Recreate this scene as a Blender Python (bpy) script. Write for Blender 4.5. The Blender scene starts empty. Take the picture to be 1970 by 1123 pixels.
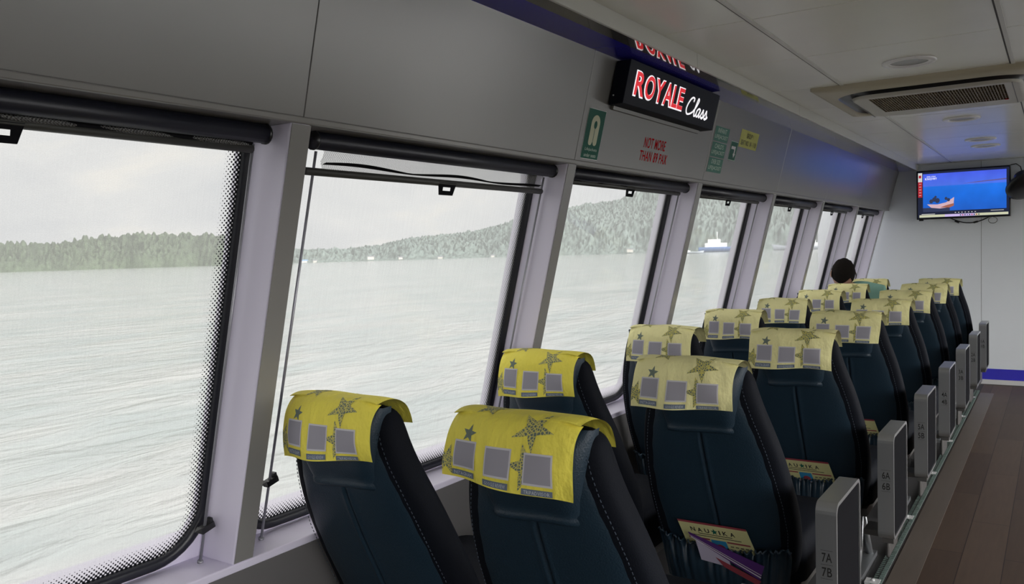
import bpy, bmesh, math, random
from mathutils import Vector, Matrix, noise
C = bpy.context.scene
COL = C.collection
R = math.radians
H = 1.32                      # eye height above the cabin floor (z = 0)

# ------------------------------------------------------------------ camera
cam_d = bpy.data.cameras.new('camera'); cam = bpy.data.objects.new('camera', cam_d); COL.objects.link(cam)
cam_d.sensor_width = 36; cam_d.lens = 1600/1970*36; cam_d.clip_start = 0.02; cam_d.clip_end = 20000
r_ = Vector((0.83581, 0.54829, -0.02831)); u_ = Vector((-0.00281, 0.05583, 0.99844)); f_ = Vector((-0.54902, 0.83442, -0.04821))
cam.matrix_world = Matrix(((r_.x, u_.x, -f_.x, 0), (r_.y, u_.y, -f_.y, 0), (r_.z, u_.z, -f_.z, H), (0, 0, 0, 1)))
C.camera = cam

# ------------------------------------------------------------------ world, exposure
C.view_settings.view_transform = 'Standard'; C.view_settings.look = 'None'
C.view_settings.exposure = 0.0; C.view_settings.gamma = 1.0; C.view_settings.use_curve_mapping = False
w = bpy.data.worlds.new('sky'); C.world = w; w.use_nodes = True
nt = w.node_tree; nt.nodes.clear()
def N(nt, t, **k):
    n = nt.nodes.new(t)
    for a, b in k.items():
        if a == 'inp':
            for i, v in b.items(): n.inputs[i].default_value = v
        else: setattr(n, a, b)
    return n
SKY = 1.0; SKYR = 10.5      # sky brightened on the unseen starboard side to light the cabin interior
tc = N(nt, 'ShaderNodeTexCoord'); mp = N(nt, 'ShaderNodeMapping', inp={'Scale': (1.6, 1.6, 4.0), 'Location': (2.3, 0.7, 0)})
nt.links.new(tc.outputs['Generated'], mp.inputs[0])
n1 = N(nt, 'ShaderNodeTexNoise', inp={'Scale': 3.0, 'Detail': 8, 'Roughness': .52, 'Distortion': .35}); nt.links.new(mp.outputs[0], n1.inputs[0])
cr = N(nt, 'ShaderNodeValToRGB'); e = cr.color_ramp.elements
e[0].position = .36; e[0].color = (.72, .725, .74, 1); e[1].position = .66; e[1].color = (.98, .93, .85, 1)
m_ = e.new(.52); m_.color = (.82, .815, .81, 1)
nt.links.new(n1.outputs[0], cr.inputs[0])
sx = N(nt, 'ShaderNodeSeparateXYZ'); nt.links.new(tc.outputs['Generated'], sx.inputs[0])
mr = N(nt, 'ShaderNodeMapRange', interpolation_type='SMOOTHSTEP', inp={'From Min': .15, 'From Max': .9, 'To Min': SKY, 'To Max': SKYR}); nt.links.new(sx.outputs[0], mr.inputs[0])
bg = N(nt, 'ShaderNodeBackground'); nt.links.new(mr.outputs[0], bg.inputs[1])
out = N(nt, 'ShaderNodeOutputWorld')
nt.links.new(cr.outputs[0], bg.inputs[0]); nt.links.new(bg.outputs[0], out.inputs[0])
sun_d = bpy.data.lights.new('sun', 'SUN'); sun_d.energy = .5; sun_d.angle = R(20); sun_d.color = (1, .95, .88)
sun = bpy.data.objects.new('sun', sun_d); COL.objects.link(sun); sun.rotation_euler = Vector((-.55, .1, .83)).to_track_quat('Z', 'Y').to_euler(); sun.location = (-30, 5, 40)

# ------------------------------------------------------------------ helpers
def tag(o, label=None, cat=None, group=None, kind=None):
    for k, v in (('label', label), ('category', cat), ('group', group), ('kind', kind)):
        if v: o[k] = v
    return o
def empty(name, loc=(0, 0, 0), label=None, cat=None, group=None):
    o = bpy.data.objects.new(name, None); COL.objects.link(o); o.location = loc; o.empty_display_size = .1
    return tag(o, label, cat, group)
def pts_tri(a): return Vector(a)
class MB:
    def __init__(s): s.v = []; s.f = []; s.m = []; s.sm = []
    def add(s, vs, fs, mi=0, sm=False):
        b = len(s.v); s.v += [tuple(v) for v in vs]; s.f += [tuple(i+b for i in f) for f in fs]
        s.m += [mi]*len(fs); s.sm += [sm]*len(fs); return s
    def box(s, a, b, mi=0, M=None):
        x0, y0, z0 = a; x1, y1, z1 = b
        vs = [Vector(p) for p in ((x0,y0,z0),(x1,y0,z0),(x1,y1,z0),(x0,y1,z0),(x0,y0,z1),(x1,y0,z1),(x1,y1,z1),(x0,y1,z1))]
        if M: vs = [M@v if isinstance(M, Matrix) else M(v) for v in vs]
        return s.add(vs, [(0,3,2,1),(4,5,6,7),(0,1,5,4),(1,2,6,5),(2,3,7,6),(3,0,4,7)], mi)
    def tube(s, ps, r, n=8, mi=0, cap=True):
        ps = [Vector(p) for p in ps]; rs = r if isinstance(r, (list, tuple)) else [r]*len(ps)
        vs = []; fs = []; t0 = (ps[1]-ps[0]).normalized()
        a = t0.orthogonal().normalized()
        for i, p in enumerate(ps):
            t = (ps[min(i+1, len(ps)-1)]-ps[max(i-1, 0)]).normalized()
            a = (a-t*a.dot(t)).normalized(); b = t.cross(a)
            for j in range(n):
                th = 2*math.pi*j/n; vs.append(p+(a*math.cos(th)+b*math.sin(th))*rs[i])
        for i in range(len(ps)-1):
            for j in range(n): fs.append((i*n+j, i*n+(j+1)%n, (i+1)*n+(j+1)%n, (i+1)*n+j))
        if cap: fs += [tuple(range(n))[::-1], tuple((len(ps)-1)*n+j for j in range(n))]
        return s.add(vs, fs, mi, True)
    def grid(s, P, nu, nv, mi=0, sm=True, closed=False):
        vs = [P(i, j) for j in range(nv) for i in range(nu)]
        fs = []
        for j in range(nv-1):
            for i in range(nu if closed else nu-1):
                fs.append((j*nu+i, j*nu+(i+1)%nu, (j+1)*nu+(i+1)%nu, (j+1)*nu+i))
        return s.add(vs, fs, mi, sm)
    def prism(s, poly, f0, f1, mi=0, sm=False):
        n = len(poly); vs = [f0(*p) for p in poly]+[f1(*p) for p in poly]
        return s.add(vs, [tuple(range(n))[::-1], tuple(range(n, 2*n))]+[(i, (i+1)%n, n+(i+1)%n, n+i) for i in range(n)], mi, sm)
    def me(s, name, mats):
        me = bpy.data.meshes.new(name); me.from_pydata(s.v, [], s.f)
        for m in mats: me.materials.append(m)
        me.polygons.foreach_set('material_index', s.m); me.polygons.foreach_set('use_smooth', s.sm); me.update()
        bm = bmesh.new(); bm.from_mesh(me); bmesh.ops.remove_doubles(bm, verts=bm.verts, dist=1e-6) if len(s.v) < 60000 else None
        bmesh.ops.recalc_face_normals(bm, faces=bm.faces); bm.to_mesh(me); bm.free()
        return me
    def build(s, name, mats, parent=None, bevel=0, seg=2, sub=0):
        if not isinstance(mats, (list, tuple)): mats = [mats]
        o = bpy.data.objects.new(name, s.me(name, mats)); COL.objects.link(o)
        if parent: o.parent = parent
        if bevel:
            b = o.modifiers.new('bevel', 'BEVEL'); b.width = bevel; b.segments = seg; b.limit_method = 'ANGLE'; b.angle_limit = R(35)
        if sub:
            b = o.modifiers.new('sub', 'SUBSURF'); b.levels = sub; b.render_levels = sub
        return o
def rrect(x0, y0, x1, y1, r, n=6):
    out = []
    for cx, cy, a in ((x1-r, y1-r, 0), (x0+r, y1-r, 90), (x0+r, y0+r, 180), (x1-r, y0+r, 270)):
        for i in range(n+1):
            t = R(a+90*i/n); out.append((cx+r*math.cos(t), cy+r*math.sin(t)))
    return out
def copy_tree(o, parent=None):
    c = o.copy(); COL.objects.link(c); c.parent = parent
    for ch in list(o.children):
        if not ch.name.startswith('seat_number'): copy_tree(ch, c)
    return c
_tc = {}
def text2d(body, size=1, bold=0, sx=1, shear=0, align='CENTER', res=6):
    """lettering as a flat mesh in a 2D plane: (verts, faces), centred on its own box"""
    cu = bpy.data.curves.new('t', 'FONT'); cu.body = body; cu.size = size; cu.offset = bold; cu.space_character = 1.0+bold*6; cu.shear = shear; cu.resolution_u = res
    cu.align_x = align; ob = bpy.data.objects.new('t', cu); COL.objects.link(ob)
    bpy.context.view_layer.update(); dg = bpy.context.evaluated_depsgraph_get(); me = bpy.data.meshes.new_from_object(ob.evaluated_get(dg))
    vs = [(v.co.x*sx, v.co.y) for v in me.vertices]; fs = [tuple(p.vertices) for p in me.polygons]
    bpy.data.objects.remove(ob); bpy.data.curves.remove(cu); bpy.data.meshes.remove(me)
    return vs, fs
def fit(vs, x0, y0, x1, y1):
    ax, bx = min(v[0] for v in vs), max(v[0] for v in vs); ay, by = min(v[1] for v in vs), max(v[1] for v in vs)
    return [(x0+(v[0]-ax)/(bx-ax)*(x1-x0), y0+(v[1]-ay)/(by-ay)*(y1-y0)) for v in vs]
def cut2d(vs, fs, step):
    """split a flat shape on a fine grid so that it can follow a curved cloth"""
    bm = bmesh.new(); bv = [bm.verts.new((x, y, 0)) for x, y in vs]
    for f in fs:
        try: bm.faces.new([bv[i] for i in f])
        except ValueError: pass
    for ax in (0, 1):
        lo = min(v[ax] for v in vs); hi = max(v[ax] for v in vs); k = math.ceil(lo/step)
        while k*step < hi:
            co = [0, 0, 0]; no = [0, 0, 0]; co[ax] = k*step; no[ax] = 1
            bmesh.ops.bisect_plane(bm, geom=bm.verts[:]+bm.edges[:]+bm.faces[:], dist=1e-7, plane_co=co, plane_no=no); k += 1
    bm.verts.index_update(); v2 = [(v.co.x, v.co.y) for v in bm.verts]; f2 = [tuple(v.index for v in f.verts) for f in bm.faces]
    bm.free(); return v2, f2

# ------------------------------------------------------------------ materials
def mat(name, col, rough=.5, metal=0, bump=0, bscale=50, var=0, vscale=3, spec=.5, emit=None, estr=1, stretch=(1, 1, 1), coat=0, detail=4, bdist=.002):
    m = bpy.data.materials.new(name); m.use_nodes = True; nt = m.node_tree; b = nt.nodes['Principled BSDF']
    b.inputs['Base Color'].default_value = (*col, 1); b.inputs['Roughness'].default_value = rough; b.inputs['Metallic'].default_value = metal
    b.inputs['Specular IOR Level'].default_value = spec; b.inputs['Coat Weight'].default_value = coat; b.inputs['Coat Roughness'].default_value = .08
    if emit: b.inputs['Emission Color'].default_value = (*emit, 1); b.inputs['Emission Strength'].default_value = estr
    if bump or var:
        tc = N(nt, 'ShaderNodeTexCoord'); mp = N(nt, 'ShaderNodeMapping', inp={'Scale': stretch}); nt.links.new(tc.outputs['Object'], mp.inputs[0])
    if bump:
        n = N(nt, 'ShaderNodeTexNoise', inp={'Scale': bscale, 'Detail': detail}); nt.links.new(mp.outputs[0], n.inputs[0])
        bp = N(nt, 'ShaderNodeBump', inp={'Strength': bump, 'Distance': bdist}); nt.links.new(n.outputs[0], bp.inputs['Height']); nt.links.new(bp.outputs[0], b.inputs['Normal'])
    if var:
        n = N(nt, 'ShaderNodeTexNoise', inp={'Scale': vscale, 'Detail': 5}); nt.links.new(mp.outputs[0], n.inputs[0])
        mx = N(nt, 'ShaderNodeMix', data_type='RGBA'); mx.inputs[6].default_value = (*[c*(1-var) for c in col], 1); mx.inputs[7].default_value = (*[min(1, c*(1+var)) for c in col], 1)
        nt.links.new(n.outputs[0], mx.inputs[0]); nt.links.new(mx.outputs[2], b.inputs['Base Color'])
    return m
M = {}
M['lav'] = mat('lavender paint', (.73, .69, .83), .32, var=.04, bump=.05, bscale=20)
M['panel'] = mat('grey wall panel', (.235, .228, .22), .24, var=.05, vscale=2, bump=.03, bscale=3)
M['lowwall'] = mat('lower wall laminate', (.13, .125, .125), .45, var=.05)
M['far'] = mat('pale front bulkhead', (.90, .94, .98), .3, var=.02)
M['ceil'] = mat('ceiling panel', (.90, .90, .84), .26, var=.05, vscale=4, bump=.04, bscale=2)
M['ceilj'] = mat('ceiling joint white', (.7, .7, .66), .35)
M['seam'] = mat('dark seam', (.10, .10, .10), .7)
M['blue'] = mat('blue band', (.06, .055, .60), .06, coat=.6)
M['polish'] = mat('polished trim', (.40, .40, .39), .05, metal=.75)
M['white'] = mat('white trim', (.75, .75, .75), .4)
M['ringw'] = mat('lamp ring white', (.95, .95, .96), .3); M['lampin'] = mat('lamp reflector', (.34, .34, .34), .3)
M['rubber'] = mat('black rubber', (.012, .013, .02), .38, bump=.1, bscale=40)
M['leather'] = mat('navy leather', (.013, .031, .050), .45, spec=.4, bump=.5, bscale=260, var=.15, vscale=6)
M['leather2'] = mat('black leather', (.006, .0075, .012), .7, spec=.10, bump=.3, bscale=260)
M['satin'] = mat('gathered navy satin', (.012, .03, .05), .3, spec=.6)
M['stitch'] = mat('stitching', (.05, .07, .1), .6)
M['yellow'] = mat('yellow nonwoven cloth', (.95, .83, .11), .75, bump=.9, bdist=.012, bscale=22, stretch=(1.3, 1, .7), var=.06, vscale=9)
M['yellow2'] = mat('faded yellow cloth', (.92, .87, .43), .75, bump=.9, bdist=.012, bscale=22, stretch=(1.3, 1, .7), var=.06, vscale=9)
M['print'] = mat('grey green print', (.17, .21, .17), .8, var=.4, vscale=150)
M['patchw'] = mat('pale patch border', (.66, .65, .68), .8)
M['patch'] = mat('grey printed square', (.36, .35, .40), .8)
M['plate'] = mat('slate label plate', (.16, .20, .27), .8)
M['ink'] = mat('white ink', (.62, .66, .72), .8)
M['silver'] = mat('brushed silver', (.50, .515, .53), .34, metal=.85, bump=.1, bscale=200, stretch=(1, 1, .05))
M['steel'] = mat('dark steel', (.16, .155, .15), .45, metal=.7)
M['dark'] = mat('dark inset', (.012, .012, .014), 1.0, spec=.05, bump=.2, bscale=300)
M['black'] = mat('black plastic', (.01, .01, .012), .35)
M['blindk'] = mat('blind cassette', (.011, .012, .022), .45)
M['barg'] = mat('blind bar', (.045, .045, .04), .5)
M['rod'] = mat('steel rod', (.30, .30, .33), .4, metal=.4)
M['beige'] = mat('aged beige plastic', (.56, .51, .38), .45, var=.08)
M['offw'] = mat('off white plastic', (.58, .56, .5), .42)
M['green'] = mat('green sticker', (.012, .115, .08), .6, spec=.3)
M['green2'] = mat('faded green sticker', (.09, .25, .20), .6, spec=.3)
M['cream'] = mat('cream print', (.62, .64, .45), .5)
M['lett'] = mat('pale lettering', (.62, .76, .68), .7)
M['redl'] = mat('red lettering', (.50, .006, .012), .9, spec=.1)
M['ysign'] = mat('yellow sticker', (.55, .55, .08), .5)
M['inkk'] = mat('black ink', (.02, .02, .02), .6)
M['purple'] = mat('purple leaflet', (.10, .03, .19), .35)
M['card'] = mat('pale yellow card', (.62, .60, .30), .35)
M['cardblue'] = mat('card blue square', (.03, .25, .48), .4)
M['cardred'] = mat('card red', (.30, .05, .07), .4)
M['paper'] = mat('lilac paper', (.52, .48, .62), .6)
M['skin'] = mat('skin', (.30, .15, .10), .5, var=.1)
M['hair'] = mat('black hair', (.010, .008, .007), .95, spec=.1, bump=1, bscale=120, stretch=(1, 1, .25))
M['shirt'] = mat('mint shirt', (.22, .42, .34), .8, bump=.5, bscale=25, var=.15, vscale=8)
M['trouser'] = mat('trousers', (.03, .03, .05), .8)
def emis(name, col, s):
    m = bpy.data.materials.new(name); m.use_nodes = True; nt = m.node_tree; b = nt.nodes['Principled BSDF']
    b.inputs['Base Color'].default_value = (*[c*.3 for c in col], 1); b.inputs['Roughness'].default_value = .4
    b.inputs['Emission Color'].default_value = (*col, 1); b.inputs['Emission Strength'].default_value = s; return m
M['ered'] = emis('lit red acrylic', (.66, .006, .016), .95); M['ewhite'] = emis('lit white acrylic', (1, .97, 1), .9)
M['signk'] = mat('sign box black', (.006, .008, .017), .55, spec=.15)
# mosaic star print
m = mat('mosaic star print', (.17, .21, .17), .8); M['mosaic'] = m; nt = m.node_tree; b = nt.nodes['Principled BSDF']
tc = N(nt, 'ShaderNodeTexCoord'); vo = N(nt, 'ShaderNodeTexVoronoi', feature='DISTANCE_TO_EDGE', inp={'Scale': 170}); nt.links.new(tc.outputs['Object'], vo.inputs[0])
cr = N(nt, 'ShaderNodeValToRGB'); cr.color_ramp.elements[0].position = .10; cr.color_ramp.elements[0].color = (.66, .60, .16, 1); cr.color_ramp.elements[1].position = .16; cr.color_ramp.elements[1].color = (.15, .19, .16, 1)
nt.links.new(vo.outputs['Distance'], cr.inputs[0]); nt.links.new(cr.outputs[0], b.inputs['Base Color'])
# floor planks
m = mat('plank floor', (.12, .085, .065), .5, spec=.25); M['floor'] = m; nt = m.node_tree; b = nt.nodes['Principled BSDF']
tc = N(nt, 'ShaderNodeTexCoord'); mp = N(nt, 'ShaderNodeMapping', inp={'Rotation': (0, 0, R(90)), 'Location': (0.1, .03, 0)}); nt.links.new(tc.outputs['Object'], mp.inputs[0])
br = N(nt, 'ShaderNodeTexBrick', inp={'Color1': (.125, .086, .062, 1), 'Color2': (.085, .056, .041, 1), 'Mortar': (.03, .02, .018, 1), 'Scale': 1, 'Mortar Size': .0018, 'Brick Width': .95, 'Row Height': .152}); nt.links.new(mp.outputs[0], br.inputs[0])
mp2 = N(nt, 'ShaderNodeMapping', inp={'Scale': (14, 1.2, 1)}); nt.links.new(tc.outputs['Object'], mp2.inputs[0])
n = N(nt, 'ShaderNodeTexNoise', inp={'Scale': 4, 'Detail': 8}); nt.links.new(mp2.outputs[0], n.inputs[0])
mx = N(nt, 'ShaderNodeMix', data_type='RGBA', blend_type='MULTIPLY'); mx.inputs[0].default_value = .6
cr = N(nt, 'ShaderNodeValToRGB'); cr.color_ramp.elements[0].color = (.6, .6, .6, 1); cr.color_ramp.elements[1].color = (1.25, 1.2, 1.15, 1); nt.links.new(n.outputs[0], cr.inputs[0])
nt.links.new(br.outputs[0], mx.inputs[6]); nt.links.new(cr.outputs[0], mx.inputs[7]); nt.links.new(mx.outputs[2], b.inputs['Base Color'])
M['strip'] = mat('pale floor strip', (.15, .12, .10), .4, var=.15, vscale=4, stretch=(8, 1, 1))
M['carpet'] = mat('dark underseat floor', (.05, .048, .05), .8, bump=.5, bscale=200)
M['track'] = mat('teal textured track', (.16, .22, .20), .9, var=.5, vscale=60)
# glass with salt film, fine wet streaks and a dotted border
WW, WHh = 1.100, 1.085        # pane width, slope height (metres)
def glass(name, frit):
    m = bpy.data.materials.new(name); m.use_nodes = True; nt = m.node_tree; nt.nodes.clear(); L = nt.links.new
    out = N(nt, 'ShaderNodeOutputMaterial'); uv = N(nt, 'ShaderNodeUVMap'); sp = N(nt, 'ShaderNodeSeparateXYZ'); L(uv.outputs[0], sp.inputs[0])
    def ma(op, a, b=None, c=None):
        n = N(nt, 'ShaderNodeMath', operation=op)
        for i, x in enumerate((a, b, c)):
            if x is None: continue
            if isinstance(x, (int, float)): n.inputs[i].default_value = x
            else: L(x, n.inputs[i])
        return n.outputs[0]
    mp = N(nt, 'ShaderNodeMapping', inp={'Scale': (1.0, .035, 1)}); L(uv.outputs[0], mp.inputs[0])
    s1 = N(nt, 'ShaderNodeTexNoise', inp={'Scale': 260, 'Detail': 3}); L(mp.outputs[0], s1.inputs[0])
    s2 = N(nt, 'ShaderNodeTexNoise', inp={'Scale': 420, 'Detail': 2}); L(uv.outputs[0], s2.inputs[0])
    s3 = N(nt, 'ShaderNodeTexNoise', inp={'Scale': 2.5, 'Detail': 5}); L(uv.outputs[0], s3.inputs[0])
    veil = ma('MULTIPLY_ADD', s1.outputs[0], .13, VEIL-.165)
    veil = ma('ADD', veil, ma('MULTIPLY', s2.outputs[0], .20))
    veil = ma('ADD', veil, ma('MULTIPLY', s3.outputs[0], .10))
    veil = ma('MINIMUM', ma('MAXIMUM', veil, .03), .9)
    tr = N(nt, 'ShaderNodeBsdfTransparent', inp={'Color': (.97, .98, .98, 1)})
    tl = N(nt, 'ShaderNodeBsdfTranslucent', inp={'Color': (.93, .93, .92, 1)})
    mx = N(nt, 'ShaderNodeMixShader'); L(veil, mx.inputs[0]); L(tr.outputs[0], mx.inputs[1]); L(tl.outputs[0], mx.inputs[2])
    gl = N(nt, 'ShaderNodeBsdfGlossy', inp={'Roughness': .02, 'Color': (1, 1, 1, 1)}); fr = N(nt, 'ShaderNodeFresnel', inp={'IOR': 1.3})
    m2 = N(nt, 'ShaderNodeMixShader'); L(ma('MULTIPLY', fr.outputs[0], .7), m2.inputs[0]); L(mx.outputs[0], m2.inputs[1]); L(gl.outputs[0], m2.inputs[2]); last = m2
    if frit:
        r = .12; au = ma('ABSOLUTE', sp.outputs[0]); av = ma('ABSOLUTE', sp.outputs[1])
        qx = ma('SUBTRACT', au, WW/2-r); qy = ma('SUBTRACT', av, WHh/2-r)
        ox = ma('MAXIMUM', qx, 0); oy = ma('MAXIMUM', qy, 0)
        d = ma('SUBTRACT', ma('SQRT', ma('ADD', ma('MULTIPLY', ox, ox), ma('MULTIPLY', oy, oy))), r)
        d = ma('ADD', d, ma('MINIMUM', ma('MAXIMUM', qx, qy), 0))          # <0 inside
        t = ma('DIVIDE', ma('ADD', d, .062), .056)
        k = math.pi/.0054
        dots = ma('MULTIPLY', ma('COSINE', ma('MULTIPLY', sp.outputs[0], k)), ma('COSINE', ma('MULTIPLY', sp.outputs[1], k)))
        dd = ma('MULTIPLY_ADD', dots, -.5, .5)
        on = ma('GREATER_THAN', t, ma('ADD', dd, .02))
        fb = N(nt, 'ShaderNodeBsdfPrincipled', inp={'Base Color': (.012, .013, .018, 1), 'Roughness': .3})
        m3 = N(nt, 'ShaderNodeMixShader'); L(on, m3.inputs[0]); L(m2.outputs[0], m3.inputs[1]); L(fb.outputs[0], m3.inputs[2]); last = m3
    L(last.outputs[0], out.inputs[0]); return m
VEIL = .30
M['glass'] = glass('salt hazed glass with dotted border', True)
# blind fabric: open mesh weave
m = bpy.data.materials.new('open weave blind'); m.use_nodes = True; M['weave'] = m; nt = m.node_tree; nt.nodes.clear()
out = N(nt, 'ShaderNodeOutputMaterial'); tc = N(nt, 'ShaderNodeTexCoord'); ck = N(nt, 'ShaderNodeTexChecker', inp={'Scale': 330}); nt.links.new(tc.outputs['Object'], ck.inputs[0])
tr = N(nt, 'ShaderNodeBsdfTransparent'); df = N(nt, 'ShaderNodeBsdfDiffuse', inp={'Color': (.3, .3, .3, 1)}); mx = N(nt, 'ShaderNodeMixShader')
ml = N(nt, 'ShaderNodeMath', operation='MULTIPLY_ADD'); ml.inputs[1].default_value = -.45; ml.inputs[2].default_value = .68
nt.links.new(ck.outputs['Fac'], ml.inputs[0]); nt.links.new(ml.outputs[0], mx.inputs[0]); nt.links.new(tr.outputs[0], mx.inputs[1]); nt.links.new(df.outputs[0], mx.inputs[2]); nt.links.new(mx.outputs[0], out.inputs[0])

# ------------------------------------------------------------------ left wall geometry
LEAN = .2565
ZT, ZS = .285+H, -.712+H      # window head and sill heights
def WP(y, z, off=0): return Vector((-1.351+LEAN*(z-H-.2856)+off, y, z))       # a point on the leaning wall plane
YF = 8.596                    # front bulkhead
YB = -5.6
XR = 3.1                      # right-hand side
def PK(k): return 1.283+1.185*k
GO = -.13                     # glass plane set back from the inner face
SEC = math.sqrt(1+LEAN**2)
# upper wall panels (one leaning skin, seams 1.19 m apart) --------------
ZC = .696+H
mb = MB()
seams = [YB]+[1.259+1.19*i for i in range(-5, 7)]+[YF]
for a, b in zip(seams, seams[1:]):
    if b-a < .05: continue
    mb.box((-.03, a+.0008, ZT+.014), (0, b-.0008, ZC+.06), M=lambda v: WP(v.y, v.z, v.x))
mb.box((-.06, YB, ZT+.01), (-.025, YF, ZC+.06), 1, M=lambda v: WP(v.y, v.z, v.x))
tag(mb.build('wall_left', [M['panel'], M['seam']], bevel=.002), kind='structure')
# window head lip and soffit
mb = MB(); mb.box((GO+.018, YB, ZT), (.006, YF, ZT+.014), M=lambda v: WP(v.y, v.z, v.x))
tag(mb.build('trim_1', M['panel'], bevel=.003), kind='structure')
# sill ledge
mb = MB(); mb.box((-1.95, YB, ZS-.02), (-1.607, YF, ZS))
tag(mb.build('trim_2', M['lav'], bevel=.004), kind='structure')
mb = MB(); mb.box((-1.65, YB, 0), (-1.609, YF, ZS-.02))
for i in range(-5, 9): mb.box((-1.6095, .97+1.19*i, 0), (-1.6085, .973+1.19*i, ZS-.025), 1)
o = tag(mb.build('wall_left', [M['lowwall'], M['seam']]), kind='structure')
# blue band and polished cornice at the wall head
ZSF = .646+H
mb = MB(); mb.box((-1.275, YB, ZSF), (-1.150, YF, ZSF+.012)); tag(mb.build('trim_3', M['blue']), kind='structure')
mb = MB(); mb.box((-1.150, YB, ZSF), (-1.102, YF, ZSF+.012)); tag(mb.build('trim_4', M['polish']), kind='structure')
mb = MB()
for j in range(10): mb.box((-1.102, YB+1.42*j+.001, ZSF-.001), (-1.092, min(YF, YB+1.42*(j+1)-.001), ZC+.01))
tag(mb.build('trim_5', M['ceilj'], bevel=.002), kind='structure')
# pillars: boxes from the glass plane to the inner face
for k in range(-6, 7):
    mb = MB(); mb.box((GO-.005, PK(k)-.056, ZS-.002), (0, PK(k), ZT+.004), M=lambda v: WP(v.y, v.z, v.x))
    tag(mb.build('trim_%d' % (k+12), M['lav'] if 0 else M['lav'], bevel=.006, seg=3), kind='structure')
    inner = MB(); inner.box((.0002, PK(k)-.0545, ZS+.003), (.0016, PK(k)-.0015, ZT-.001), M=lambda v: WP(v.y, v.z, v.x))
    tag(inner.build('trim_%d' % (k+32), M['panel']), kind='structure')
# windows ---------------------------------------------------------------
def ring_pts(y0, y1, z0, z1, r, n=8): return rrect(y0, z0, y1, z1, r, n)
for k in range(-5, 7):
    y1 = PK(k)-.05; y0 = y1-WW; z0 = ZS+.012; z1 = z0+WHh/SEC
    cy, cz = (y0+y1)/2, (z0+z1)/2
    A = ring_pts(y0, y1, z0, z1, .13)
    # surrounding painted skin between opening and cell
    cyl, cyr = PK(k)-1.185, PK(k)
    mb = MB(); n = len(A)
    def outer(p):
        dy, dz = p[0]-cy, p[1]-cz
        s = min(((cyr-cy) if dy > 0 else (cy-cyl))/max(abs(dy), 1e-6), ((ZT+.12-cz) if dz > 0 else (cz-ZS+.02))/max(abs(dz), 1e-6))
        return (cy+dy*s, cz+dz*s)
    # add the exact corners of the cell into the sequence
    seq = []
    corners = {0: (cyr, ZT+.12), 1: (cyl, ZT+.12), 2: (cyl, ZS-.02), 3: (cyr, ZS-.02)}
    O = [outer(p) for p in A]
    for q in range(4): O[q*9+4] = corners[q]
    for i in range(n):
        j = (i+1) % n
        mb.add([WP(*A[i], GO), WP(*A[j], GO), WP(*O[j], GO), WP(*O[i], GO)], [(0, 1, 2, 3)])
        mb.add([WP(*A[i], GO), WP(*A[j], GO), WP(*A[j], GO-.05), WP(*A[i], GO-.05)], [(0, 1, 2, 3)])
    fr = tag(mb.build('window_%d' % ((k+1) if k >= 0 else (8-k)), M['lav']), kind='structure')
    # rubber seal
    mb = MB(); sec = [(0, .0), (0, .010), (-.006, .015), (-.020, .013), (-.026, .004), (-.026, -.01)]
    rings = []
    for d, h in sec:
        pr = ring_pts(y0-.004-d*-1 if 0 else y0-.006-d, y1+.006+d, z0-.006-d, z1+.006+d, .136+d)
        rings.append([WP(*p, GO+h) for p in pr])
    nn = len(rings[0]); mb.grid(lambda i, j: rings[j][i], nn, len(rings), closed=True)
    mb.build('seal', M['rubber'], fr)
    # pane
    B = ring_pts(y0, y1, z0, z1, .13); me = bpy.data.meshes.new('pane'); me.from_pydata([WP(*p, GO-.004) for p in B], [], [tuple(range(len(B)))])
    me.materials.append(M['glass']); uvl = me.uv_layers.new(name='UVMap')
    for li, lp in enumerate(me.loops):
        p = B[lp.vertex_index]; uvl.data[li].uv = (p[0]-cy, (p[1]-cz)*SEC)
    o = bpy.data.objects.new('pane', me); COL.objects.link(o); o.parent = fr

# ------------------------------------------------------------------ ceiling, floor, other walls
XJ = [-1.097, -.805, -.156, .49, 1.14, 1.79, 2.44, XR]
YJ = [2.6+.646*j for j in range(-13, 10)]; YJ = [YB]+[y for y in YJ if YB+.1 < y < YF-.1]+[YF]
LAMPS = [(-.488, 3.60), (-.47, 5.49), (-.46, 6.73), (-.46, 7.35), (-.488, 1.7), (.8, 3.6), (.8, 5.5), (.8, 1.7), (.8, 7.1)]
mb = MB()
for xi, (x0, x1) in enumerate(zip(XJ, XJ[1:])):
    for y0, y1 in zip(YJ, YJ[1:]):
        mb.box((x0+.005, y0+.0022, ZC), (x1-.005, y1-.0022, ZC+.02))
mb.box((-1.3, YB, ZC+.012), (XR, YF, ZC+.06), 1)
tag(mb.build('ceiling', [M['ceil'], M['seam']], bevel=.0015, seg=1), kind='structure')
for i, x in enumerate(XJ[1:-1]):
    mb = MB(); mb.box((x-.004, YB, ZC-.003), (x+.010, YF, ZC+.012)); mb.box((x-.010, YB, ZC-.0005), (x-.004, YF, ZC+.012), 1)
    tag(mb.build('trim_%d' % (50+i), [M['ceilj'], M['seam']]), kind='structure')
mb = MB(); mb.box((-.56, YB, -.05), (XR, YF, 0))
tag(mb.build('floor', M['floor']), kind='structure')
mb = MB(); mb.box((-1.65, YB, -.05), (-.56, YF, 0)); tag(mb.build('floor', M['carpet']), kind='structure')
mb = MB(); mb.box((-.555, YB, -.01), (-.455, 8.1, .002)); tag(mb.build('trim_60', M['strip']), kind='structure')
mb = MB(); mb.box((-.60, YB, 0), (-.566, YF-.4, .010), 1)
for i in range(420):
    yy = -1+.022*i
    if yy < YF-.45: mb.box((-.580, yy, .010), (-.563, yy+.011, .015)); mb.box((-.599, yy+.011, .010), (-.585, yy+.018, .013))
tag(mb.build('trim_61', [M['track'], M['carpet']]), kind='structure')
mb = MB()
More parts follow.
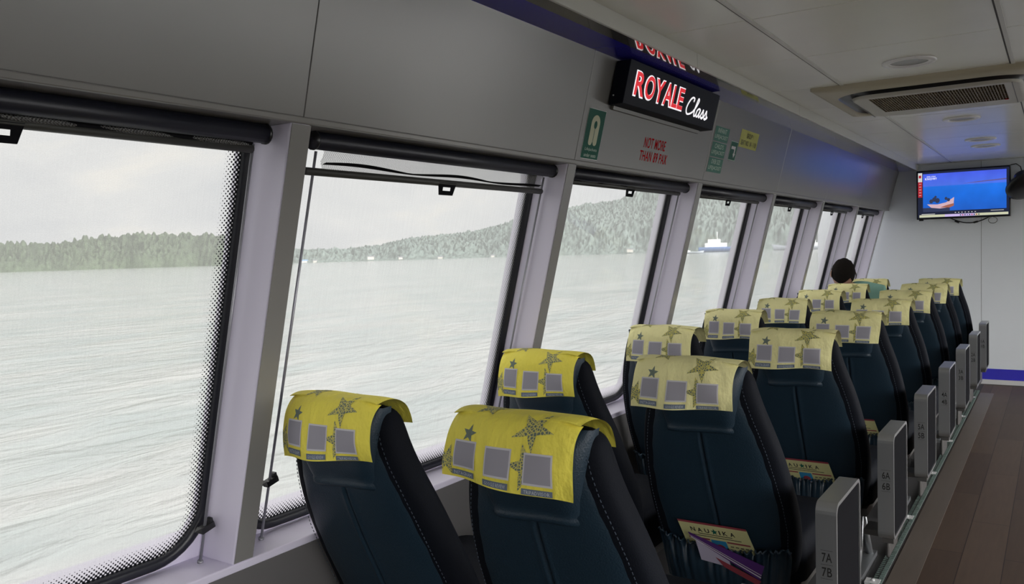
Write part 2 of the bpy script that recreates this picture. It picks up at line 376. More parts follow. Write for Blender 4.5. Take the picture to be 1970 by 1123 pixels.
for x0, x1 in ((-2.0, -.583), (-.580, 1.25), (1.253, XR)): mb.box((x0, YF, .0), (x1, YF+.04, ZC+.03))
mb.box((-2.0, YF+.01, 0), (XR, YF+.05, ZC+.03), 1)
tag(mb.build('wall_front', [M['far'], M['seam']]), kind='structure')
mb = MB(); mb.box((-1.61, YF-.004, .048), (XR, YF, .145)); tag(mb.build('trim_62', M['blue']), kind='structure')
mb = MB(); mb.box((-1.61, YF-.014, .006), (XR, YF, .047)); mb.box((-1.61, YF-.016, 0), (XR, YF, .006), 1)
tag(mb.build('baseboard_front', [M['white'], M['seam']]), kind='structure')
mb = MB(); mb.box((-2.0, YB-.04, 0), (XR, YB, ZC+.03)); tag(mb.build('wall_back', M['panel']), kind='structure')
# right side of the cabin: panels above and below a row of windows
mb = MB(); mb.box((XR, YB, 0), (XR+.05, 6.9, .58)); mb.box((XR, YB, 1.72), (XR+.05, 6.9, ZC+.03)); mb.box((XR, 8.3, 0), (XR+.05, YF, ZC+.03)); mb.box((XR, 6.9, 1.95), (XR+.05, 8.3, ZC+.03))  # unseen openings, forward doorway included, added to bring daylight into the cabin
for k in range(12): mb.box((XR, YB+1.19*k, .6), (XR+.08, YB+1.19*k+.12, 1.75)) if YB+1.19*k < 7 else None
tag(mb.build('wall_right', M['panel']), kind='structure')

# ------------------------------------------------------------------ outside: water, shore, boats
ZW = H-4.0
m = bpy.data.materials.new('sea water'); m.use_nodes = True; nt = m.node_tree; b = nt.nodes['Principled BSDF']
b.inputs['Base Color'].default_value = (.36, .39, .375, 1); b.inputs['Roughness'].default_value = .12; b.inputs['IOR'].default_value = 1.33
tc = N(nt, 'ShaderNodeTexCoord'); mp = N(nt, 'ShaderNodeMapping', inp={'Scale': (1, .38, 1), 'Rotation': (0, 0, R(18))}); nt.links.new(tc.outputs['Object'], mp.inputs[0])
n1 = N(nt, 'ShaderNodeTexNoise', inp={'Scale': .9, 'Detail': 6, 'Roughness': .55, 'Distortion': .6}); nt.links.new(mp.outputs[0], n1.inputs[0])
n2 = N(nt, 'ShaderNodeTexNoise', inp={'Scale': .09, 'Detail': 5}); nt.links.new(mp.outputs[0], n2.inputs[0])
ad = N(nt, 'ShaderNodeMath', operation='MULTIPLY_ADD'); ad.inputs[1].default_value = 3.0; nt.links.new(n2.outputs[0], ad.inputs[0]); nt.links.new(n1.outputs[0], ad.inputs[2])
bp = N(nt, 'ShaderNodeBump', inp={'Strength': .5, 'Distance': .4}); nt.links.new(ad.outputs[0], bp.inputs['Height']); nt.links.new(bp.outputs[0], b.inputs['Normal'])
n3 = N(nt, 'ShaderNodeTexNoise', inp={'Scale': .35, 'Detail': 4}); nt.links.new(mp.outputs[0], n3.inputs[0])
cr = N(nt, 'ShaderNodeValToRGB'); cr.color_ramp.elements[0].position = .38; cr.color_ramp.elements[0].color = (.25, .29, .28, 1); cr.color_ramp.elements[1].position = .62; cr.color_ramp.elements[1].color = (.37, .375, .357, 1)
nt.links.new(n3.outputs[0], cr.inputs[0]); nt.links.new(cr.outputs[0], b.inputs['Base Color'])
M['water'] = m
mb = MB(); mb.add([(-9000, -9000, ZW), (9000, -9000, ZW), (9000, 9000, ZW), (-9000, 9000, ZW)], [(0, 1, 2, 3)])
tag(mb.build('sea_water', M['water']), 'calm pale grey green sea rippling outside the cabin windows', 'water', kind='stuff')

def pol(az, r, z): a = R(az); return Vector((math.sin(a)*r, math.cos(a)*r, z))
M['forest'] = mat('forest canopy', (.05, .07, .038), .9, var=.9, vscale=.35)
M['forest_haze'] = mat('hazed hill forest', (.11, .14, .125), .9, var=.75, vscale=.2)  # paler and bluer than the island canopy: distance haze put into the colour
def lerp(x, tab):
    if x <= tab[0][0]: return tab[0][1]
    for (a, p), (b, q) in zip(tab, tab[1:]):
        if x <= b: return p+(q-p)*(x-a)/(b-a)
    return tab[-1][1]
def terrain(name, az0, az1, r0, r1, tab, na, nr, tree, m, label, cat, seed):
    def P(i, j):
        az = az0+(az1-az0)*i/(na-1); t = j/(nr-1); r = r0+(r1-r0)*t**1.3
        el = lerp(az, tab)                                    # ridge elevation, degrees
        top = (r0+(r1-r0)*.75)*math.tan(R(el))+4
        hgt = top*min(1, (t/.8))**.8 if t < .85 else top*(1-(t-.85)*2)
        p = pol(az, r, 0)
        nz = noise.noise(Vector((p.x/11+seed, p.y/11, 0)))*.7+abs(noise.noise(Vector((p.x/4.5, p.y/4.5+seed, 3))))*1.2+max(0, noise.noise(Vector((p.x/2.3, p.y/2.3, seed))))*.5
        nz2 = noise.noise(Vector((p.x/70, p.y/70, seed)))
        sh = min(1, t*12)
        p += pol(az, 14*noise.noise(Vector((az*.6, seed, 0))), 0)
        p.z = ZW-.5+sh*(hgt+tree*(.6+nz*1.5)+top*.12*nz2)
        return p
    mb = MB(); mb.grid(P, na, nr, sm=False)
    return tag(mb.build(name, m), label, cat)
ISL = [(-72, .6), (-66, .75), (-64, .85), (-61, .9), (-60, 1.15), (-57, 1.3), (-55, 1.25), (-53, 1.15), (-50, .9), (-48, .5)]
HIL = [(-52, .3), (-48, .3), (-45, .2), (-42.3, .45), (-40, .85), (-38.8, .95), (-36, 1.2), (-32.7, 1.85), (-30, 2.4), (-28, 2.85), (-26, 3.1), (-23.4, 3.6), (-20, 4.3), (-12, 5.2), (0, 5.6), (8, 4.5)]
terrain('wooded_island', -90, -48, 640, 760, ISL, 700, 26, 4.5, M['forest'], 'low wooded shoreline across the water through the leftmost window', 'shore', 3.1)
terrain('forested_hill', -48.2, 8, 655, 1500, HIL, 700, 90, 4.0, M['forest_haze'], 'hazy forested hill rising behind the shore through the farther windows', 'hill', 7.7)
# shore huts
M['roofw'] = mat('pale roof', (.17, .18, .19), .7); M['roofb'] = mat('blue roof', (.15, .3, .5), .6); M['hutw'] = mat('hut wall', (.5, .47, .42), .8)
random.seed(4)
def hut(az, r, w_, h_, m, label, up=0):
    t = empty('shore_house', pol(az, r, ZW+.3+up*.7), label, 'house', 'houses along the far shore'); t.rotation_euler.z = R(-az)
    w_ *= .3; h_ *= .4
    mb = MB(); mb.box((-w_/2, -3, -up*.3), (w_/2, 3, h_)); mb.build('house_wall', M['hutw'], t)
    mb = MB(); mb.add([(-w_/2-.3, -3.2, h_), (w_/2+.3, -3.2, h_), (w_/2+.8, 0, h_+.8), (-w_/2-.8, 0, h_+.8), (-w_/2-.8, 4, h_), (w_/2+.8, 4, h_)], [(0, 1, 2, 3), (3, 2, 5, 4), (0, 3, 4), (1, 5, 2)])
    mb.build('roof', m, t)
for a, rr, ww, hh, mm, lb, up in ((-47.3, 640, 14, 3.5, 'roofb', 'small blue roofed house at the waterline just right of the second window pillar edge', 0), (-46.6, 642, 9, 3, 'roofw', 'small pale roofed hut beside the blue roofed shore house', 0),
    (-42.9, 650, 16, 4, 'roofw', 'long white roofed house on the low shore in the second window', 2), (-40.9, 648, 10, 3, 'roofw', 'pale hut on the shore below the start of the hill', 1), (-38.2, 650, 12, 3, 'roofw', 'pale shed at the foot of the hill in the second window', 0),
    (-25.2, 652, 15, 4, 'roofw', 'white roofed house near the waterline in the third window', 2), (-23.1, 700, 12, 4, 'roofw', 'white roofed house up among trees in the third window', 20), (-34.6, 652, 9, 3, 'roofw', 'little pale hut at the right end of the second window shore', 0)):
    hut(a, rr, ww, hh, M[mm], lb, up)
# boats
M['hullb'] = mat('blue hull', (.08, .16, .36), .5); M['hullw'] = mat('white superstructure', (.8, .8, .78), .5); M['hullg'] = mat('grey hull', (.35, .38, .42), .5); M['orange'] = mat('orange deck gear', (.6, .25, .12), .6)
def boat(az, r, Lh, mh, label, big=True, rot=0):
    t = empty('boat', pol(az, r, ZW), label, 'boat'); t.rotation_euler.z = R(-az+rot)
    def S(i, j):
        u = -1+2*i/14; hw = Lh*.11*max(.02, 1-max(0, u)**3)*(1-.25*(u < -.8)); k = j/5; a = -math.pi/2+math.pi*k
        y = math.sin(a)*hw; z = Lh*.085+(abs(k-.5)*2-1)*Lh*.1+ (Lh*.05*max(0, u)**2 if j in (0, 5) else 0)
        return (u*Lh/2+(Lh*.04 if j in (0, 5) and u > .9 else 0), y, z)
    mb = MB(); mb.grid(S, 15, 6); mb.add([S(i, 0) for i in range(15)]+[S(i, 5) for i in range(15)], [(i, i+1, 16+i, 15+i) for i in range(14)]); mb.build('hull', mh, t)
    mb = MB(); mb.box((-Lh*.40, -Lh*.07, Lh*.08), (-Lh*.05, Lh*.07, Lh*.15)); mb.box((-Lh*.35, -Lh*.05, Lh*.15), (-Lh*.15, Lh*.05, Lh*.21)); mb.build('cabin', M['hullw'], t, bevel=Lh*.005)
    mb = MB(); mb.tube([(-Lh*.2, 0, Lh*.2), (-Lh*.2, 0, Lh*.33)], Lh*.006); mb.build('mast', M['hullw'], t)
    if big:
        mb = MB(); mb.box((Lh*.05, -Lh*.05, Lh*.085), (Lh*.22, Lh*.05, Lh*.12)); mb.build('deck_cargo', M['orange'], t)
boat(-18.6, 560, 40, M['hullb'], 'blue and white ferry moored at the foot of the hill in the fourth window', rot=4)
boat(-21.1, 480, 13, M['hullg'], 'small outrigger style boat low on the water left of the blue ferry', big=False, rot=0)
boat(-14.3, 560, 30, M['hullg'], 'pale grey vessel near the right edge of the fifth window', rot=180)
boat(-11.6, 620, 28, M['hullw'], 'long white vessel by the shore in the sixth window', rot=0)

# ------------------------------------------------------------------ roller blinds
ORD = ['first', 'second', 'third', 'fourth', 'fifth', 'sixth', 'seventh']
for k in range(7):
    ya, yb = (1.350+1.185*(k-1), 2.405+1.185*(k-1)); ya = PK(k)-1.185+.062; yb = PK(k)-.062
    if k == 0: yb = 1.205
    drop = {0: .012, 1: .048}.get(k, .006)
    lab = {0: 'black roller blind over the leftmost big window, its crumpled fabric bunched under the tube',
           1: 'black roller blind pulled slightly down on the second window, woven strip above its bar',
           2: 'black roller blind directly below the red NOT MORE THAN 89 PAX lettering',
           3: 'short black roller blind above the fourth window, under the green life jacket stickers',
           4: 'short black roller blind above the fifth window from the left',
           5: 'small black roller blind above the sixth window, second from the front bulkhead',
           6: 'smallest black roller blind above the last window beside the front bulkhead'}[k]
    t = empty('roller_blind', WP((ya+yb)/2, ZT-.02, -.06), lab, 'blind', 'roller blinds over the side windows')
    o0 = t.location.copy()
    def Q(y, z, off): return WP(y, z, off)-o0
    mb = MB(); mb.tube([Q(ya, ZT-.020, -.055), Q(yb, ZT-.020, -.055)], .0205, 16); mb.tube([Q(ya, ZT-.004, -.07), Q(yb-.02, ZT-.004, -.07)], .013, 8)
    mb.build('cassette', M['blindk'], t)
    for q, y in enumerate((ya-.004, yb-.001)):
        mb = MB(); mb.tube([Q(y, ZT-.020, -.055), Q(y+.005, ZT-.020, -.055)], .0225, 16); mb.build('end_cap', M['black'], t)
    zb = ZT-.038-drop
    mb = MB()
    rr = random.Random(k)
    def fab(i, j):
        y = ya+(.052 if k == 1 else .012)+(yb-ya-(.07 if k == 1 else .03))*i/40; f = j/6
        bul = math.sin(f*math.pi)*(.012+.006*math.sin(i*.9+k)) if k != 1 else .004*math.sin(f*9+i*.2)
        return Q(y, ZT-.034+(zb-ZT+.034)*f, -.075+bul)
    mb.grid(fab, 41, 7); mb.build('fabric', M['weave'] if k == 1 else M['weave'], t)
    if k == 1:
        mb = MB(); mb.grid(lambda i, j: Q(ya+.05+(yb-ya-.09)*i/40, zb+.017+.0025*math.sin(i*.35)-.006*i/40+.005*j/3*(.3+abs(math.sin(i*.21+.5))), -.070+.004*j), 41, 4); mb.build('fabric_fold', M['dark'], t)
    else:
        mb = MB(); mb.grid(lambda i, j: Q(ya+.012+(yb-ya-.03)*i/60, zb+.004+(.017+.0035*noise.noise(Vector((i*.37, k, 0))))*j/3, -.068+.004*math.sin(j*2+i*.5)), 61, 4); mb.build('fabric_fold', M['dark'], t)
    mb = MB(); mb.tube([Q(ya+.006, zb, -.075), Q(yb-.012, zb, -.075)], .0092, 10)
    mb.build('bottom_bar', M['barg'], t)
    # pull tab with slot
    yc = ya+(yb-ya)*.5; A = [(-.040, 0), (.040, 0), (.030, -.034), (-.030, -.034)]; B = [(-.019, -.012), (.019, -.012), (.019, -.022), (-.019, -.022)]
    mb = MB()
    for off in (-.066, -.0695):
        pv = [Q(yc+a, zb+b, off) for a, b in A+B]; mb.add(pv, [(0, 1, 5, 4), (1, 2, 6, 5), (2, 3, 7, 6), (3, 0, 4, 7)])
    mb.add([Q(yc+a, zb+b, -.066) for a, b in A]+[Q(yc+a, zb+b, -.0695) for a, b in A], [(0, 1, 5, 4), (1, 2, 6, 5), (2, 3, 7, 6), (3, 0, 4, 7)])
    mb.add([Q(yc+a, zb+b, -.066) for a, b in B]+[Q(yc+a, zb+b, -.0695) for a, b in B], [(0, 1, 5, 4), (1, 2, 6, 5), (2, 3, 7, 6), (3, 0, 4, 7)])
    mb.build('pull_tab', M['dark'], t)
    # two guide rods with clips, standing on the sill
    for q, y in enumerate((ya+.0, yb-.010)):
        y = y+(.03 if q == 0 else 0)
        zt = ZT-.04
        mb = MB(); mb.tube([Q(y, zt, -.075), Q(y+.004, ZS+.001, -.085)], .0034, 8); mb.tube([Q(y+.004, ZS+.0005, -.085), Q(y+.004, ZS+.006, -.0845)], .007, 8)
        g = mb.build('guide_rod', M['rod'], t)
        zc = ZS+(.152 if q == 0 else .085)
        mb = MB(); a = Q(y, zc, -.083)
        mb.box((-.008, -.010, -.006), (.010, .026, .008), M=Matrix.Translation(a)@Matrix.Rotation(R(15), 4, 'X')); mb.box((-.006, .018, .006), (.008, .026, .018), M=Matrix.Translation(a)@Matrix.Rotation(R(15), 4, 'X'))
        mb.add([a+Vector(p) for p in ((-.008, -.010, -.006), (.010, -.010, -.006), (.010, -.010, .008), (-.008, -.010, .008), (0, -.024, 0))], [(0, 1, 4), (1, 2, 4), (2, 3, 4), (3, 0, 4)])
        mb.build('rod_clip', M['black'], g)

# ------------------------------------------------------------------ stickers and sign on the upper wall
def decal(mb, vs, fs, y, z, off, mi=0):
    mb.add([WP(y+a, z+b/SEC, off) for a, b in vs], fs, mi)
def quad(x0, y0, x1, y1): return [(x0, y0), (x1, y0), (x1, y1), (x0, y1)], [(0, 1, 2, 3)]
def words(mb, body, x0, y0, x1, y1, Y, Z, off, mi, bold=0, sx=1):
    vs, fs = text2d(body, 1, bold); decal(mb, fit(vs, x0, y0, x1, y1), fs, Y, Z, off, mi)
# life jacket sticker  (y 2.482..2.603, z .310...471)
mb = MB(); Y0, Z0 = 2.482, .310+H; Wd, Hg = .121, .166
decal(mb, *quad(-.002, -.002, Wd+.002, Hg+.002), Y0, Z0, .0008, 3); decal(mb, *quad(0, 0, Wd, Hg), Y0, Z0, .0016, 0)
def jacket():
    cx = Wd/2; o = []
    for i in range(13): a = R(180-15*i); o.append((cx+.030*math.cos(a), .120+.028*math.sin(a)))
    for i in range(7): a = R(0-30*i); o.append((cx+.0165+.0135*math.cos(a), .056+.011*math.sin(a)))
    for i in range(7): a = R(0-30*i); o.append((cx-.0165+.0135*math.cos(a), .056+.011*math.sin(a)))
    return o
J = jacket(); decal(mb, J, [tuple(range(len(J)))], Y0, Z0, .0022, 1)
Hh = [(Wd/2+.011*math.cos(R(a)), .115+.0135*math.sin(R(a))) for a in range(0, 360, 20)]; decal(mb, Hh, [tuple(range(len(Hh)))], Y0, Z0, .0028, 0)
decal(mb, *quad(Wd/2-.0016, .05, Wd/2+.0016, .11), Y0, Z0, .0027, 0)
words(mb, 'Lifejackets', .018, .024, Wd-.018, .037, Y0, Z0, .0024, 2); words(mb, 'under seats', .018, .006, Wd-.018, .018, Y0, Z0, .0024, 2)
tag(mb.build('life_jacket_sticker', [M['green'], M['cream'], M['lett'], M['white']]), 'tall green sticker with a cream life jacket pictogram, left of the red lettering', 'sticker')
# red lettering
mb = MB(); words(mb, 'NOT MORE', .02, .048, .222, .088, 2.935, .338+H, .0006, 0, .012); words(mb, 'THAN 89 PAX', 0, -.005, .262, .034, 2.935, .338+H+.002, .0006, 0, .012)
tag(mb.build('wall_lettering', [M['redl']]), 'red NOT MORE THAN 89 PAX lettering under the lit sign', 'lettering')
# three green life jacket signs
for i, (a, b, lb) in enumerate((('INFANT', 'LIFEJACKET', 'green INFANT LIFEJACKET sticker, top of the stack of three'), ("CHILD'S", 'LIFEJACKET', "green CHILD'S LIFEJACKET sticker, middle of the stack of three"), ('OVER SIZE', 'LIFEJACKET', 'green OVER SIZE LIFEJACKET sticker, bottom of the stack of three'))):
    mb = MB(); Zb = .545-.0685*(i+1)+H; decal(mb, *quad(0, .0005, .185, .0665), 3.662, Zb, .001, 0)
    words(mb, a, .035, .039, .15, .060, 3.662, Zb, .0017, 1, .01); words(mb, b, .010, .008, .175, .030, 3.662, Zb, .0017, 1, .01)
    tag(mb.build('life_jacket_label', [M['green2'], M['lett']]), lb, 'sticker', 'green life jacket stickers')
# arrow sticker
mb = MB(); decal(mb, *quad(-.003, -.003, .098, .088), 3.905, .412+H, .0008, 2); decal(mb, *quad(0, 0, .095, .085), 3.905, .412+H, .001, 0)
A = [(.012, .050), (.058, .050), (.058, .030), (.048, .030), (.065, .010), (.082, .030), (.072, .030), (.072, .064), (.012, .064)]
decal(mb, A, [tuple(range(9))], 3.905, .412+H, .0018, 1)
tag(mb.build('arrow_sticker', [M['green'], M['white'], M['lett']]), 'small dark green sticker with a white bent arrow pointing down', 'sticker')
# yellow group sticker
mb = MB(); decal(mb, *quad(0, 0, .275, .085), 4.01, .480+H, .001, 0); words(mb, 'GROUP 1', .09, .048, .19, .072, 4.01, .480+H, .0017, 1, .015); words(mb, 'SEAT NO. 1A - 11B', .02, .012, .255, .036, 4.01, .480+H, .0017, 1, .015)
tag(mb.build('seat_group_sticker', [M['ysign'], M['inkk']]), 'yellow GROUP 1 seat number sticker to the right of the arrow', 'sticker')
# lit sign box
SY0, SY1, SZ0, SZ1 = 2.597, 3.474, .494+H, .637+H
t = empty('illuminated_sign', WP((SY0+SY1)/2, SZ0, 0), 'black light box sign reading ROYALE in red and Class in white script', 'sign'); o0 = t.location.copy()
Mw = lambda v: WP(v.y, v.z, v.x)-o0
mb = MB(); mb.box((.006, SY0, SZ0), (.060, SY1, SZ1), M=Mw); mb.build('sign_box', M['signk'], t, bevel=.0015, seg=1)
mb = MB(); mb.box((.003, SY0+.03, SZ0-.012), (.012, SY1-.03, SZ1-.01), M=Mw); mb.build('back_bracket', M['panel'], t)
mb = MB(); mb.tube([Mw(Vector((.018, SY0-.0015, SZ0+.03))), Mw(Vector((.018, SY0+.001, SZ0+.03)))], .003, 10); mb.build('screw', M['silver'], t)
def sgn(mb, vs, fs, off, mi=0): mb.add([WP(a, b, off)-o0 for a, b in vs], fs, mi)
XL = 2.655
for i, (ch, wd) in enumerate((('R', .088), ('O', .092), ('Y', .088), ('A', .088), ('L', .062), ('E', .064))):
    x0 = XL; x1 = XL+wd-.004; XL += wd-.006
    if ch in 'AL': XL -= .002
    vs, fs = text2d(ch, 1, .045); vs2, fs2 = text2d(ch, 1, .0)
    zb_, zt_ = SZ0+.034, SZ0+.114
    W_ = MB(); sgn(W_, fit(vs, x0-.001, zb_-.003, x1+.001, zt_+.003), fs, .0612); W_.build('letter_outline', M['ewhite'], t)
    vs, fs = text2d(ch, 1, .022); R_ = MB(); sgn(R_, fit(vs, x0+.0055, zb_+.002, x1-.0015, zt_-.001), fs, .0622); R_.build('red_letter', M['ered'], t)
def stroke(pts, wd, mb, off):
    ps = []
    for a, b, c, d in zip([pts[0]]+pts[:-2], pts[:-1], pts[1:], pts[2:]+[pts[-1]]):      # Catmull-Rom
        for q in range(6):
            u = q/6; ps.append(tuple(.5*(2*b[i]+(c[i]-a[i])*u+(2*a[i]-5*b[i]+4*c[i]-d[i])*u*u+(3*b[i]-a[i]-3*c[i]+d[i])*u**3) for i in (0, 1)))
    ps.append(pts[-1]); L_ = []; R_ = []
    for i, p in enumerate(ps):
        q0, q1 = ps[max(i-1, 0)], ps[min(i+1, len(ps)-1)]; dx, dy = q1[0]-q0[0], q1[1]-q0[1]; l = math.hypot(dx, dy) or 1
        h = wd*(.75+.45*abs(dy)/l); L_.append((p[0]-dy/l*h, p[1]+dx/l*h)); R_.append((p[0]+dy/l*h, p[1]-dx/l*h))
    sgn(mb, L_+R_, [(i, i+1, len(ps)+i+1, len(ps)+i) for i in range(len(ps)-1)], off)
GL = {'C': [(.85, 1.45), (.92, 1.75), (.72, 1.85), (.45, 1.6), (.18, 1.0), (.10, .45), (.28, .08), (.62, .15), (.98, .42)],
      'l': [(.98, .42), (1.36, 1.1), (1.56, 1.7), (1.46, 1.9), (1.34, 1.5), (1.2, .7), (1.22, .15), (1.34, .08), (1.5, .35)],
      'a': [(2.0, .85), (1.8, .95), (1.56, .7), (1.50, .25), (1.66, .08), (1.85, .4), (1.98, .85), (1.88, .35), (1.95, .08), (2.15, .35)],
      's': [(2.15, .35), (2.32, .75), (2.4, .95), (2.45, .6), (2.5, .3), (2.36, .06), (2.2, .16), (2.45, .16), (2.66, .4)],
      't': [(2.66, .4), (2.8, .75), (2.88, .95), (2.93, .6), (2.98, .3), (2.84, .06), (2.68, .16), (2.95, .15), (3.15, .4)]}
for g, nm in (('C', 'script_letter'), ('l', 'script_letter'), ('a', 'script_letter'), ('s', 'script_letter'), ('t', 'script_letter')):
    mb = MB(); stroke([(3.135+.245*x/3.15, SZ0+.028+.068*y/1.85) for x, y in GL[g]], .0042, mb, .0618); mb.build(nm, M['ewhite'], t)

# ------------------------------------------------------------------ ceiling fittings
def downlight(x, y, label, sc=1):
    t = empty('downlight', (x, y, ZC), label, 'ceiling light', 'recessed ceiling lights'); r = .098*sc
    mb = MB(); pr = [(r, -.0005), (r, -.004), (r*.93, -.009), (r*.72, -.007), (r*.70, -.002)]
    mb.grid(lambda i, j: (pr[j][0]*math.cos(i*math.tau/48), pr[j][0]*math.sin(i*math.tau/48), pr[j][1]), 48, 5, closed=True); mb.build('trim_ring', M['ringw'], t)
    pr2 = [(r*.70, -.002), (r*.66, -.0015), (r*.4, -.001), (.0005, -.001)]
    mb = MB(); mb.grid(lambda i, j: (pr2[j][0]*math.cos(i*math.tau/48), pr2[j][0]*math.sin(i*math.tau/48), pr2[j][1]), 48, 4, closed=True); mb.build('reflector', M['lampin'], t)
downlight(-.488, 3.60, 'round white recessed ceiling light nearest the camera, before the air conditioner')
downlight(-.47, 5.49, 'round recessed ceiling light just beyond the air conditioner')
downlight(-.46, 6.73, 'third round recessed ceiling light from the camera, with a bluish sheen')
downlight(-.46, 7.22, 'farthest round recessed ceiling light, nearest the television')
# cassette air conditioner
ax, ay = -.465, 4.395; t = empty('ceiling_air_conditioner', (ax, ay, ZC), 'beige square cassette air conditioner in the ceiling with a brown slatted grille', 'air conditioner')
mb = MB(); hs = .475; secs = [(hs, .01, 0), (hs, .01, -.012), (hs-.02, .03, -.020), (.408, .20, -.030), (.405, .20, -.026)]
def rr2(h, r, n=8): return rrect(-h, -h, h, h, r, n)
rings = [[(x, y, z) for x, y in rr2(h, r)] for h, r, z in secs]
mb.grid(lambda i, j: rings[j][i], len(rings[0]), len(rings), closed=True); mb.build('cover_frame', M['beige'], t)
mb = MB(); secs = [(.405, .20, -.026), (.395, .195, -.012), (.350, .12, -.012), (.338, .10, -.040)]
rings2 = [[(x, y, z) for x, y in rr2(h, r)] for h, r, z in secs]; mb.grid(lambda i, j: rings2[j][i], len(rings2[0]), len(rings2), closed=True); mb.build('air_slot', M['black'], t)
mb = MB(); secs = [(.340, .10, -.036), (.335, .09, -.046), (.325, .06, -.050)]
rings3 = [[(x, y, z) for x, y in rr2(h, r)] for h, r, z in secs]; mb.grid(lambda i, j: rings3[j][i], len(rings3[0]), 3, closed=True)
gx0, gx1, gy0, gy1 = -.262, .272, -.29, .165
outl = rings3[2]; inn = [(max(gx0-.0, min(gx1, x)), max(gy0, min(gy1, y)), -.050) for x, y, z in outl]
mb.grid(lambda i, j: (outl, inn)[j][i], len(outl), 2, sm=False, closed=True); mb.build('front_panel', M['offw'], t)
mb = MB()
mb.box((gx0, gy0, -.034), (gx1, gy1, -.030), 1)
M['grille'] = mat('brown grille', (.20, .155, .09), .5)
n_ = 46
for i in range(n_+1):
    x = gx0+(gx1-gx0)*i/n_; mb.box((x-.0022, gy0, -.049), (x+.0022, gy1, -.034))
for i in range(8):
    y = gy0+(gy1-gy0)*i/7; mb.box((gx0, y-.0018, -.0495), (gx1, y+.0018, -.036))
mb.build('grille', [M['grille'], M['black']], t)
for q in (-.335, .30):
    mb = MB(); mb.box((q, -.32, -.0515), (q+.003, .30, -.0495)); mb.build('panel_seam', M['steel'], t)
mb = MB(); mb.tube([(.262, .15, -.0505), (.262, .15, -.0525)], .008, 12); mb.build('indicator', M['redl'], t)

# ------------------------------------------------------------------ television, its leads, wall fan
t = empty('television', (-.72, YF-.10, .41+H), 'wall mounted flat television showing a boat on blue sea', 'television')
tw, th = .372, .222
mb = MB(); mb.box((-tw, -.03, -th), (tw, .012, th)); mb.box((-tw*.7, .012, -th*.7), (tw*.7, .04, th*.6)); mb.build('housing', M['black'], t, bevel=.006)
mb = MB(); mb.box((-.06, .03, -.12), (.06, .098, .12)); mb.build('wall_bracket', M['steel'], t)
mb = MB(); mb.box((-tw+.02, -.026, -th-.012), (-tw+.055, -.0, -th+.001)); mb.build('foot_bump', M['black'], t)
def scr(nm, col, s=1.0): return emis(nm, col, s)
# picture as a procedural screen material: blue sea and sky, flat shapes for what is shown
m = bpy.data.materials.new('screen sky and sea'); m.use_nodes = True; nt = m.node_tree; b = nt.nodes['Principled BSDF']; b.inputs['Base Color'].default_value = (.01, .01, .02, 1); b.inputs['Roughness'].default_value = .25
tc = N(nt, 'ShaderNodeTexCoord'); sp = N(nt, 'ShaderNodeSeparateXYZ'); nt.links.new(tc.outputs['Object'], sp.inputs[0])
mr = N(nt, 'ShaderNodeMapRange', inp={'From Min': -.16, 'From Max': .19}); nt.links.new(sp.outputs[2], mr.inputs[0])
cr = N(nt, 'ShaderNodeValToRGB'); e = cr.color_ramp.elements; e[0].position = 0; e[0].color = (.012, .10, .50, 1); e[1].position = 1; e[1].color = (.055, .10, .70, 1)
for p, c in ((.45, (.01, .13, .62, 1)), (.66, (.015, .15, .68, 1)), (.69, (.07, .15, .72, 1))): q = e.new(p); q.color = c
nz = N(nt, 'ShaderNodeTexNoise', inp={'Scale': 6}); nt.links.new(tc.outputs['Object'], nz.inputs[0])
mxx = N(nt, 'ShaderNodeMix', data_type='RGBA', blend_type='MULTIPLY'); mxx.inputs[0].default_value = .45
nt.links.new(mr.outputs[0], cr.inputs[0]); nt.links.new(cr.outputs[0], mxx.inputs[6]); nt.links.new(nz.outputs[0], mxx.inputs[7]); nt.links.new(mxx.outputs[2], b.inputs['Emission Color']); b.inputs['Emission Strength'].default_value = 1.45
SM = [m, scr('screen dark', (.015, .02, .05), .8), scr('screen red', (.42, .02, .03)), scr('screen pale', (.62, .62, .60)), scr('screen bar', (.55, .56, .40)), scr('screen lilac', (.55, .45, .75)), scr('screen white', (.9, .9, 1)), scr('screen hull', (.62, .42, .48)), scr('screen rust', (.35, .12, .08)), scr('screen land', (.12, .10, .30)), scr('screen crew', (.03, .04, .09))]
mb = MB(); sw, sh = .360, .208
def sq(x0, z0, x1, z1, mi, d=0): mb.add([(x0, -.0305-d, z0), (x1, -.0305-d, z0), (x1, -.0305-d, z1), (x0, -.0305-d, z1)], [(0, 1, 2, 3)], mi)
def pl(ps, mi, d=.001): mb.add([(x, -.0305-d, z) for x, z in ps], [tuple(range(len(ps)))], mi)
sq(-sw, -sh, sw, sh, 1); sq(-sw+.042, -.150, sw-.02, sh-.018, 0, .0005)
sq(-sw+.002, -.02, -sw+.036, .12, 2, .0005); sq(-sw+.002, .12, -sw+.036, sh-.006, 3, .0005)
sq(-sw+.008, .155, -sw+.028, .180, 2, .001)
for i in range(5): sq(-sw+.010, .10-.026*i, -sw+.028, .104-.026*i, 3, .001)
sq(-sw+.012, -sh+.004, sw-.006, -sh+.026, 4, .0005); sq(-.14, -sh+.004, .10, -sh+.026, 5, .0008)
for i in range(9): sq(-.02+.018*i, -sh+.010, -.010+.018*i, -sh+.019, (1, 2, 1, 9, 1, 2)[i % 6], .0012)
for i in range(7): sq(-.06+.026*i, -.172, -.05+.026*i, -.166, 3, .0008)
sq(-sw+.03, -.178, -.22, -.173, 3, .0008); sq(.22, -.166, .32, -.162, 3, .0008)
sq(-sw+.042, -.155, -.10, -.118, 10, .0008)
pl([(-.285, -.085), (-.250, -.118), (-.18, -.128), (-.10, -.118), (-.07, -.105), (-.065, -.03), (-.13, -.075), (-.20, -.090)], 7, .0012)
